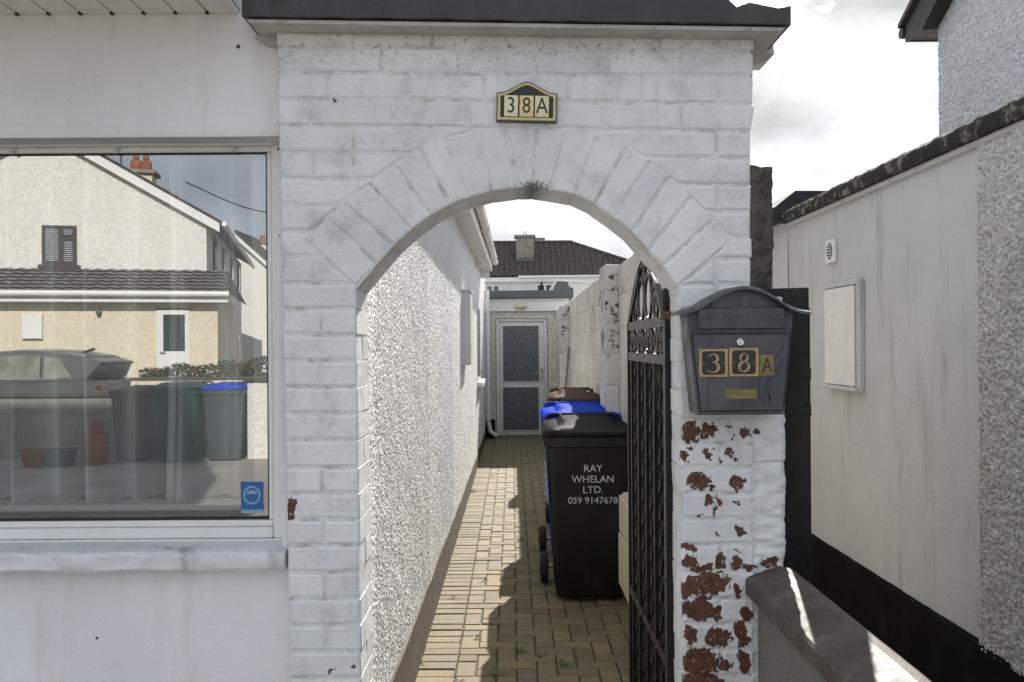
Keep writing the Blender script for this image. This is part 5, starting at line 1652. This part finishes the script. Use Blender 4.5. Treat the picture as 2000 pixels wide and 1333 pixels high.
# ================================================================== weeds and litter in the joints
def weed(px, py, size, n, mat, label, z=0.0, x=None):
    v = (py-672.0)
    d = CAM[2]*F/v
    X, _ = at(px, py, d)
    Yw = d - 2.54
    r_ = random.Random(px*31+py)
    mb = MB()
    for k in range(n):
        a = 2*math.pi*k/n + r_.uniform(-0.5, 0.5)
        l = size*r_.uniform(0.55, 1.15); w = l*r_.uniform(0.16, 0.28); rise = r_.uniform(0.25, 1.0)
        pts = []
        for t, ww in ((0.05, 0.25), (0.4, 0.9), (0.75, 1.0), (1.0, 0.08)):
            c = Vector((X + math.cos(a)*l*t, Yw + math.sin(a)*l*t, 0.002 + l*rise*(t - 0.55*t*t)))
            s = Vector((-math.sin(a), math.cos(a), 0.0))*w*ww*0.5
            pts.append((c-s, c+Vector((0, 0, w*0.12)), c+s))
        vs_ = [q for tri in pts for q in tri]
        fs = []
        for i in range(3):
            b = i*3
            fs += [(b, b+1, b+4, b+3), (b+1, b+2, b+5, b+4)]
        mb.add(vs_, fs)
    o = mb.build('weed', M[mat], None, smooth=60)
    tag(o, label, 'weed', 'weeds growing in the paving joints')
weed(919, 960, 0.085, 9, 'leaf_bright', 'bright green dandelion rosette at the foot of the pebbledashed wall')
weed(961, 932, 0.05, 8, 'leaf', 'small dark weed between the plinth and the sunny paving, farther than the dandelion')
weed(928, 927, 0.045, 7, 'leaf_dry', 'dry brown weed against the plinth just above the dandelion')
weed(1083, 1162, 0.050, 8, 'leaf', 'weed at the near left corner of the black bin')
weed(1122, 1172, 0.055, 9, 'leaf', 'leafy weed in front of the middle of the black bin base')
weed(1018, 1001, 0.045, 7, 'leaf', 'weed in the sunlit joint nearest the shadow edge, left of the bin wheels')
weed(1016, 1055, 0.055, 8, 'leaf', 'upright weed on the shadow edge left of the black bin wheel')
weed(1045, 1078, 0.040, 8, 'leaf', 'weed in the shade just left of the black bin wheel')
weed(1015, 1118, 0.035, 7, 'leaf', 'tiny weed in the shaded notch left of the black bin')
weed(946, 1136, 0.040, 8, 'leaf', 'pale weed in the sunny joint beside the soldier course')
weed(884, 1168, 0.040, 7, 'leaf_dry', 'dry brown sprig lying across the sunny soldier course')
weed(932, 1246, 0.045, 8, 'leaf', 'weed in the sunny joint near the diagonal shadow edge')
weed(1015, 1272, 0.045, 8, 'leaf', 'weed in the shaded paving below the notch of the shadow')
weed(1057, 1284, 0.040, 8, 'leaf', 'small weed in deep shade in the middle of the near paving')
weed(1101, 1300, 0.060, 9, 'leaf', 'largest weed in the shaded paving before the gate')
weed(968, 1318, 0.040, 8, 'leaf', 'weed at the very near edge of the shaded paving')
weed(1231, 1312, 0.045, 7, 'leaf', 'weed at the foot of the iron gate')
weed(818, 1270, 0.045, 7, 'leaf_dry', 'dry reddish sprig against the brown plinth near the archway')
weed(822, 1297, 0.035, 6, 'leaf_dry', 'dry leaf litter tuft at the near end of the soldier course')
weed(895, 1334, 0.045, 7, 'leaf_dry', 'brown withered leaves at the near end of the sunny paving')
weed(1110, 1020+33, 0.04, 7, 'leaf', 'weed hidden beside the bin wheel')
# moss threads in the sunny joints
ms = MB()
r_ = random.Random(5)
for k in range(300):
    y = 1.6 + 5.5*r_.random()**1.3
    x = PXS + 0.0 + r_.choice((0, 0, 0, 0.1, 0.2, 0.3, 0.4)) + r_.uniform(-0.004, 0.004)
    s = r_.uniform(0.0025, 0.007)
    ms.loft([[(x+s*rr*math.cos(2*math.pi*j/6), y+s*1.8*rr*math.sin(2*math.pi*j/6), -0.006+h) for j in range(6)] for rr, h in ((1, 0), (0.7, s*0.45), (0.2, s*0.6))])
mo = ms.build('moss', M['moss'], None, smooth=60)
mo['kind'] = 'stuff'; mo['label'] = 'moss in the joints of the sunny paving'; mo['category'] = 'moss'

# ================================================================== across the street: what the big window mirrors
def rat(px, py, dv):
    x, z = at(px, py, dv)
    return x, 2.90-dv, z
GND = -0.06
# house opposite
oh = thing('house_opposite', 'white gabled house with cream ground floor, mirrored in the big window', 'house')
GV, LV = 22.0, 20.4
pv = Vector(rat(424, 650, 21.0))
oh.matrix_world = Matrix.Translation(pv) @ Matrix.Rotation(R(-13), 4, 'Z') @ Matrix.Translation(-pv)
gyv, lyv = 2.90-GV, 2.90-LV
xr2 = rat(424, 600, GV)[0]
apx = rat(135, 300, GV)[0]
xl2 = 2*apx - xr2
zeave = rat(420, 432, GV)[2]
zapex = zeave + (xr2-apx)*0.56
MB().prism([(xl2, GND), (xr2, GND), (xr2, zeave), (apx, zapex), (xl2, zeave)], gyv-12, gyv).build('gable_wall', M['white_dash'], oh)
for sgn, xe in ((1, xr2), (-1, xl2)):
    d = 0.32*sgn
    MB().prism([(xe+d, zeave-0.30), (xe+d, zeave-0.06), (apx, zapex+0.16), (apx, zapex-0.09)], gyv+0.02, gyv+0.16).build('barge_board', M['white_board'], oh)
    MB().prism([(xe+d*1.2, zeave-0.075), (xe+d*1.2, zeave-0.03), (apx, zapex+0.205), (apx, zapex+0.165)], gyv-12.1, gyv+0.22).build('roof', M['tile_brown'], oh)
    MB().tube([(xe+d*1.35, gyv-12.1, zeave-0.10), (xe+d*1.35, gyv+0.2, zeave-0.10)], 0.065, 8).build('gutter', M['white_board'], oh)
def opp_window(nm, a, b, c, d, dv, fr, gl, bars=True, par=oh):
    (xa, _, za), (xb, _, zb_) = rat(a, d, dv), rat(b, c, dv)
    y = 2.90-dv
    o = MB().box(xa, xb, y, y+0.05, za, zb_).build(nm, M[fr], par)
    w = xb-xa; h = zb_-za
    MB().box(xa+0.06, xa+w*0.50, y+0.051, y+0.056, za+0.06, zb_-0.06).build('pane', M[gl], o)
    MB().box(xa+w*0.62, xb-0.06, y+0.051, y+0.056, za+0.06, za+h*0.62).build('pane', M[gl], o)
    MB().box(xa+w*0.62, xb-0.06, y+0.051, y+0.056, za+h*0.72, zb_-0.06).build('pane', M[gl], o)
    for k in range(16):
        zz = za+0.10+(h-0.2)*k/15
        MB().box(xa+0.08, xa+w*0.48, y+0.0565, y+0.060, zz-0.007, zz+0.007).build('blind_slat', M['blind'], o)
        if not (0.60 < (zz-za)/h < 0.74):
            MB().box(xa+w*0.64, xb-0.08, y+0.0565, y+0.060, zz-0.007, zz+0.007).build('blind_slat', M['blind'], o)
    MB().box(xa-0.08, xb+0.08, y, y+0.10, za-0.09, za-0.002).build('window_sill', M[fr], o)
opp_window('window', 131, 190, 450, 524, GV-0.02, 'brown_frame', 'dark_glass')
# lean-to ground floor
xlr = rat(413, 650, LV)[0]
ez2 = rat(430, 577, LV-0.25)[2]
zt2 = rat(300, 529, GV)[2]
MB().box(xl2, xlr, gyv-4.5, lyv, GND, ez2+0.0).build('ground_floor', M['cream_wall'], oh)
NR = 7
for r in range(NR):
    t0, t1 = r/NR, (r+1)/NR
    yy0, yy1 = lyv+0.3 + (gyv-lyv-0.3)*t0, lyv+0.3 + (gyv-lyv-0.3)*t1
    zz0, zz1 = ez2+0.05+(zt2-ez2-0.05)*t0, ez2+0.05+(zt2-ez2-0.05)*t1
    x1r = xlr+0.30-(0.2*t0)
    xs = np.arange(xl2, x1r, 0.07)
    nn = len(xs); vs_ = []
    for row in range(2):
        for x in xs:
            wv = 0.014*math.sin(2*math.pi*x/0.28)
            vs_.append((float(x), yy0 if row == 0 else yy1-0.03, (zz0+0.03 if row == 0 else zz1)+wv))
    MB().add(vs_, [(i, i+1, nn+i+1, nn+i) for i in range(nn-1)]).build('tile_course', M['tile_grey'], oh)
MB().add([(xl2, lyv+0.3, ez2+0.02), (xlr+0.3, lyv+0.3, ez2+0.02), (xlr+0.1, gyv, zt2-0.02), (xl2, gyv, zt2-0.02), (xlr+0.3, gyv-4, ez2+0.02)], [(0,1,2,3), (1,4,2)]).build('roof_slope', M['tile_brown'], oh)
MB().tube([(xl2, lyv+0.36, ez2+0.02), (xlr+0.28, lyv+0.36, ez2+0.02)], 0.07, 8).build('gutter', M['white_board'], oh, smooth=50)
MB().box(xl2, xlr+0.25, lyv+0.02, lyv+0.30, ez2-0.16, ez2-0.04).build('fascia', M['white_board'], oh)
(xa, _, za), (xb, _, zb_) = rat(302, 712, LV), rat(361, 607, LV)
dd_ = MB().box(xa, xb, lyv, lyv+0.06, za-0.35, zb_).build('door', M['upvc'], oh)
MB().box(xa+0.14, xb-0.10, lyv+0.061, lyv+0.066, za+0.30, zb_-0.10).build('pane', M['dark_glass'], dd_)
MB().box(xa-0.03, xb+0.03, lyv+0.0, lyv+0.03, zb_+0.002, zb_+0.04).build('door_head', M['gasket'], dd_)
MB().tube([(xa+0.07, lyv+0.07, za+0.28), (xa+0.07, lyv+0.11, za+0.28), (xa+0.19, lyv+0.11, za+0.28)], 0.012, 6).build('handle', M['steel'], dd_)
(xa, _, za), (xb, _, zb_) = rat(66, 663, LV), rat(100, 617, LV)
MB().bevbox(xa, xb, lyv, lyv+0.08, za, zb_, 0.01).build('meter_cupboard', M['white_board'], oh)
(xa, _, za) = rat(198, 612, LV)
MB().lathe([(0.05, 0.0), (0.06, 0.06), (0.045, 0.14), (0.02, 0.16)], (xa, lyv, za), 'y', 14).build('wall_lamp', M['slate_paint'], oh, smooth=40)
# side windows on the receding wall
for yy, zz0 in ((gyv-1.5, 3.3), (gyv-4.0, 3.3), (gyv-7.0, 3.3), (gyv-10.0, 3.3), (gyv-3.2, 0.9), (gyv-6.5, 0.9), (gyv-9.5, 0.9)):
    sw2 = MB().box(xr2+0.002, xr2+0.05, yy-0.7, yy, zz0, zz0+1.15).build('window', M['brown_frame'], oh)
    MB().box(xr2+0.051, xr2+0.056, yy-0.63, yy-0.07, zz0+0.07, zz0+1.08).build('pane', M['dark_glass'], sw2)
# chimney with two pots
(xa, _, zc0), (xb, _, zc1) = rat(306, 390, 24), rat(357, 346, 24)
oc = MB().box(xa, xb, 2.90-24.7, 2.90-24, zc0-0.5, zc1).build('chimney', M['cream_wall'], oh)
MB().box(xa-0.10, xb+0.10, 2.90-24.8, 2.90-23.9, zc1+0.002, zc1+0.09).build('chimney_cap', M['chimney'], oc)
for t in (0.36, 0.72):
    xx = xa+(xb-xa)*t
    MB().lathe([(0.12, 0.0), (0.14, 0.06), (0.145, 0.2), (0.13, 0.29), (0.05, 0.30), (0.085, 0.36), (0.07, 0.44), (0.01, 0.5)], (xx, 2.90-24.35, zc1+0.092), 'z', 14).build('chimney_pot', M['terracotta'], oc, smooth=40)
MB().tube([(xa-0.05, 2.90-24, zc0-0.4), (xa-0.05, 2.90-24, zc1+1.2)], 0.02, 6).build('aerial_mast', M['wire'], oc)
# next house beyond it
o2 = thing('second_house_opposite', 'white gable of the next house, mirrored at the edge of the big window', 'house')
(xa, _, za), (xb, _, _) = rat(462, 465, 38), rat(640, 500, 38)
MB().prism([(xa+0.05, GND), (xb, GND), (xb, za-3.6), (xa+0.05, za+0.0)], 2.90-47, 2.90-38).build('gable_wall', M['white_dash'], o2)
MB().prism([(xa, za-0.05), (xb+0.3, za-3.8), (xb+0.3, za-3.55), (xa, za+0.22)], 2.90-38.2, 2.90-37.8).build('barge_board', M['white_board'], o2)
MB().prism([(xa, za+0.23), (xb+0.3, za-3.54), (xb+0.3, za-3.45), (xa, za+0.33)], 2.90-47, 2.90-37.7).build('roof', M['tile_brown'], o2)
xq, _, zq = rat(507, 490, 40)
c2 = MB().box(xq-0.35, xq+0.35, 2.90-41, 2.90-40, zq-1.5, zq+0.25).build('chimney', M['white_dash'], o2)
MB().lathe([(0.12, 0.0), (0.12, 0.45), (0.1, 0.5)], (xq, 2.90-40.5, zq+0.25), 'z', 12).build('chimney_pot', M['terracotta'], c2)
tag(MB().tube([rat(362, 356, 23.8)] + [tuple(a+(b-a)*t - (0.5*math.sin(math.pi*t) if i == 2 else 0) for i, (a, b) in enumerate(zip(rat(362, 354, 23.8), rat(640, 405, 30)))) for t in [k/12 for k in range(1, 13)]], 0.018, 5).build('overhead_cable', M['wire']), 'thin black overhead cable from the opposite chimney, mirrored in the window', 'cable')
# front boundary wall of blocks
WV = 13.3
wy = 2.90-WV
fw = thing('front_block_wall', 'grey concrete block boundary wall with dark coping, mirrored in the window', 'wall')
xw1 = rat(262, 800, WV)[0]
ztw = rat(100, 776, WV)[2]
z = GND
k = 0
while z < ztw-0.02:
    h = min(0.22, ztw-z)
    x = xw1 - (0.0 if k % 2 else 0.22)
    if k % 2 == 0:
        MB().bevbox(xw1-0.215, xw1, wy-0.2, wy, z+0.004, z+h-0.004, 0.008).build('block', M['block_grey'], fw)
    while x > -14:
        MB().bevbox(x-0.435, x-0.004, wy-0.2, wy, z+0.004, z+h-0.004, 0.008).build('block', M['block_grey'], fw)
        x -= 0.44
    z += h; k += 1
MB().box(-14, xw1-0.01, wy-0.18, wy-0.012, GND, ztw-0.01).build('mortar', M['block_grey'], fw)
MB().bevbox(-14, xw1+0.03, wy-0.24, wy+0.04, ztw, ztw+0.07, 0.01).build('coping', M['cap'], fw)
pw = thing('planter_wall', 'cream rendered planter wall carrying flowers, mirrored in the window', 'wall')
(xa, py_, za), (xb, _, zb_) = rat(255, 760, 16.8), rat(640, 741, 16.8)
MB().bevbox(xa, xb, py_-0.2, py_, GND, zb_, 0.01).build('wall_body', M['cream_wall'], pw)
MB().bevbox(xa, xb, py_-0.22, py_+0.02, zb_+0.001, zb_+0.05, 0.006).build('coping', M['cap'], pw)
ep = thing('white_end_wall', 'white roughcast end wall with dark cap right of the mirrored bins', 'wall')
(xa, ey_, za), (xb, _, zb_) = rat(483, 885, 13.0), rat(660, 745, 13.0)
MB().bevbox(xa, xb, ey_-0.22, ey_, GND, zb_, 0.01).build('wall_body', M['white_dash'], ep)
MB().bevbox(xa-0.05, xb, ey_-0.26, ey_+0.04, zb_+0.001, zb_+0.07, 0.01).build('coping', M['cap'], ep)
# flowering shrubs on the planter
fl = thing('flower_bed', 'low green shrubs with red flowers on the planter wall, mirrored in the window', 'flowers')
r_ = random.Random(3)
lf, fr_ = MB(), MB()
(x0_, y0_, z0_), (x1_, _, z1_) = rat(262, 738, 17.1), rat(640, 705, 17.1)
for k in range(2600):
    t = r_.random()
    hgt_ = (0.18 + 0.22*lattice(np.array(t*9.0), np.array(0.3), 0.8, 3) + (0.35 if t > 0.55 else 0)*float(lattice(np.array(t*9.0), np.array(2.3), 0.7, 5)))
    c = Vector((x0_+(x1_-x0_)*t, y0_-0.5+r_.uniform(-0.35, 0.35), z0_ - 0.05 + float(hgt_)*r_.random()))
    a = Vector((r_.gauss(0,1), r_.gauss(0,1), r_.gauss(0,1))).normalized(); b = a.orthogonal().normalized()
    s = r_.uniform(0.03, 0.06)
    (fr_ if r_.random() < 0.16 else lf).add([c-a*s, c+b*s*0.5, c+a*s, c-b*s*0.5], [(0,1,2,3)])
lf.build('foliage', M['hedge'], fl); fr_.build('blossom', M['flower'], fl)
# mirrored bins, gas cylinder and crates
def rbin(label, pxc, dv, body, lid, w, h):
    x, y, _ = rat(pxc, 890, dv)
    wheelie_bin(label, 'wheelie bins across the street', (x, y, GND), R(180), body, lid, w=w, dep=0.7, h=h)
rbin('brown wheelie bin by the opposite block wall, mirrored in the window', 249, 12.7, 'bin_brown', 'bin_brown', 0.56, 1.0)
rbin('green wheelie bin with white labels, middle of the mirrored bins', 338, 12.55, 'bin_green', 'bin_green', 0.72, 1.06)
rbin('grey wheelie bin with blue lid, mirrored beside the white end wall', 431, 12.7, 'bin_grey', 'bin_blue', 0.60, 1.04)
x, y, _ = rat(338, 800, 12.53)
for dx in (-0.12, 0.22):
    pass
gc = thing('gas_cylinder', 'red gas cylinder with collar handle by the block wall, mirrored in the window', 'gas cylinder', (rat(189, 890, 12.6)[0], rat(189, 890, 12.6)[1], GND))
MB().lathe([(0.13, 0.0), (0.15, 0.02), (0.165, 0.07), (0.165, 0.34), (0.15, 0.41), (0.08, 0.46), (0.03, 0.47)], (0,0,0), 'z', 24).build('tank', M['red'], gc, smooth=40)
MB().loft([[(rr*math.cos(2*math.pi*j/24), rr*math.sin(2*math.pi*j/24), hh_) for j in range(24)] for rr, hh_ in ((0.10, 0.455), (0.105, 0.60), (0.09, 0.60), (0.085, 0.455))], False, False).build('collar', M['red'], gc)
MB().lathe([(0.02, 0.47), (0.02, 0.53), (0.03, 0.54), (0.03, 0.57), (0.001, 0.575)], (0,0,0), 'z', 12).build('valve', M['steel'], gc)
for (a, b, mt, lab) in ((50, 92, 'red', 'low red tub on the ground by the gas cylinder, mirrored in the window'), (96, 142, 'bin_grey', 'low dark grey tub between red tub and gas cylinder, mirrored in the window')):
    x, y, _ = rat((a+b)/2, 880, 12.4)
    w_ = (b-a)*12.4/F
    tb = thing('tub', lab, 'tub', (x, y, GND), 0, 'tubs by the opposite wall')
    MB().loft([rrect(-w_/2+0.03, w_/2-0.03, -0.13, 0.13, 0, 0.03), rrect(-w_/2, w_/2, -0.16, 0.16, 0.22, 0.03)], True, False).build('tub_body', M[mt], tb, smooth=40)
    MB().loft([rrect(-w_/2-0.012, w_/2+0.012, -0.172, 0.172, 0.215, 0.03), rrect(-w_/2-0.012, w_/2+0.012, -0.172, 0.172, 0.235, 0.03), rrect(-w_/2+0.008, w_/2-0.008, -0.152, 0.152, 0.235, 0.03)], True, False).build('rim', M[mt], tb)
# parked car behind the block wall
CV = 15.6
car = thing('parked_car', 'grey green crossover car parked behind the block wall, mirrored in the window', 'car', (rat(196, 700, CV)[0], 2.90-CV, GND))
# x measured back from the tail bumper (0) towards the bonnet (negative), y from the near flank (0) to the far one (-1.8)
def carsec(xz, y):
    return [(x, y, z) for x, z in xz]
low = [(-4.35, 0.32), (-4.42, 0.55), (-4.30, 0.80), (-3.45, 0.98), (-2.9, 1.02), (-2.0, 1.03), (-1.0, 1.05), (-0.35, 1.08), (-0.10, 1.04), (-0.02, 0.86), (0.0, 0.60), (-0.10, 0.32)]
body = MB()
def inset(pts, dx, dz):
    return [(x*(1-dx) - 2.2*dx, z + (0.6-z)*dz) for x, z in pts]
body.loft([carsec(inset(low, 0.03, 0.05), 0.0-0.0), carsec(low, -0.07), carsec(low, -1.73), carsec(inset(low, 0.03, 0.05), -1.80)])
body.build('body', M['car'], car, smooth=40)
roofp = [(-3.35, 0.985), (-2.55, 1.46), (-2.1, 1.56), (-1.5, 1.60), (-0.95, 1.575), (-0.55, 1.50), (-0.16, 1.40), (-0.10, 1.37), (-0.30, 1.085)]
gh_ = MB()
gh_.loft([[(x, -0.06, z) if z < 1.2 else (x, -0.24, z) for x, z in roofp], [(x, -0.30, z+0.02) if z > 1.2 else (x, -0.06, z) for x, z in roofp], [(x, -1.50, z+0.02) if z > 1.2 else (x, -1.74, z) for x, z in roofp], [(x, -1.74, z) if z < 1.2 else (x, -1.56, z) for x, z in roofp]])
gh_.build('cabin', M['car'], car, smooth=30)
def side_glass(pts):
    def yy(z): return -0.055 - 0.18*(z-1.04)/0.52 + 0.012
    MB().add([(x, yy(z), z) for x, z in pts], [tuple(range(len(pts)))]).build('side_window', M['car_window'], car)
side_glass([(-3.05, 1.08), (-2.52, 1.40), (-2.15, 1.48), (-2.10, 1.08)])
side_glass([(-2.03, 1.08), (-2.08, 1.49), (-1.5, 1.52), (-1.16, 1.50), (-1.10, 1.09)])
side_glass([(-1.04, 1.09), (-1.08, 1.49), (-0.80, 1.45), (-0.55, 1.12)])
MB().prism([(-0.42, 1.42), (-0.06, 1.34), (-0.05, 1.37), (-0.42, 1.50)], -1.5, -0.3).build('spoiler', M['car_dark'], car)
MB().bevbox(-0.42, -0.005, -0.25, -0.03, 0.86, 0.98, 0.02).build('tail_light', M['tail_red'], car)
for xx in (-0.88, -3.55):
    wl = MB().lathe([(0.2, -0.20), (0.33, -0.19), (0.34, -0.02), (0.31, 0.0), (0.23, 0.005)], (xx, 0.0, 0.34), 'y', 28).build('wheel', M['rubber'], car, smooth=40)
    MB().lathe([(0.23, -0.02), (0.22, 0.008), (0.08, 0.004), (0.03, 0.02), (0.001, 0.02)], (xx, 0.0, 0.34), 'y', 20).build('rim', M['alloy'], wl, smooth=40)
    MB().loft([[(xx+r__*math.cos(R(a)), yy_, 0.34+r__*math.sin(R(a))) for a in range(0, 181, 12)] for r__, yy_ in ((0.36, 0.012), (0.43, 0.012), (0.43, -0.01), (0.36, -0.01))], False, False, False).build('wheel_arch', M['car_dark'], car)
for xx in (-2.02, -1.06):
    MB().bevbox(xx+0.06, xx+0.26, 0.0, 0.02, 0.88, 0.91, 0.005).build('door_handle', M['car'], car)
MB().tube([(-0.75, -0.9, 1.55), (-0.52, -0.9, 1.62)], 0.025, 6).build('roof_aerial', M['car_dark'], car)
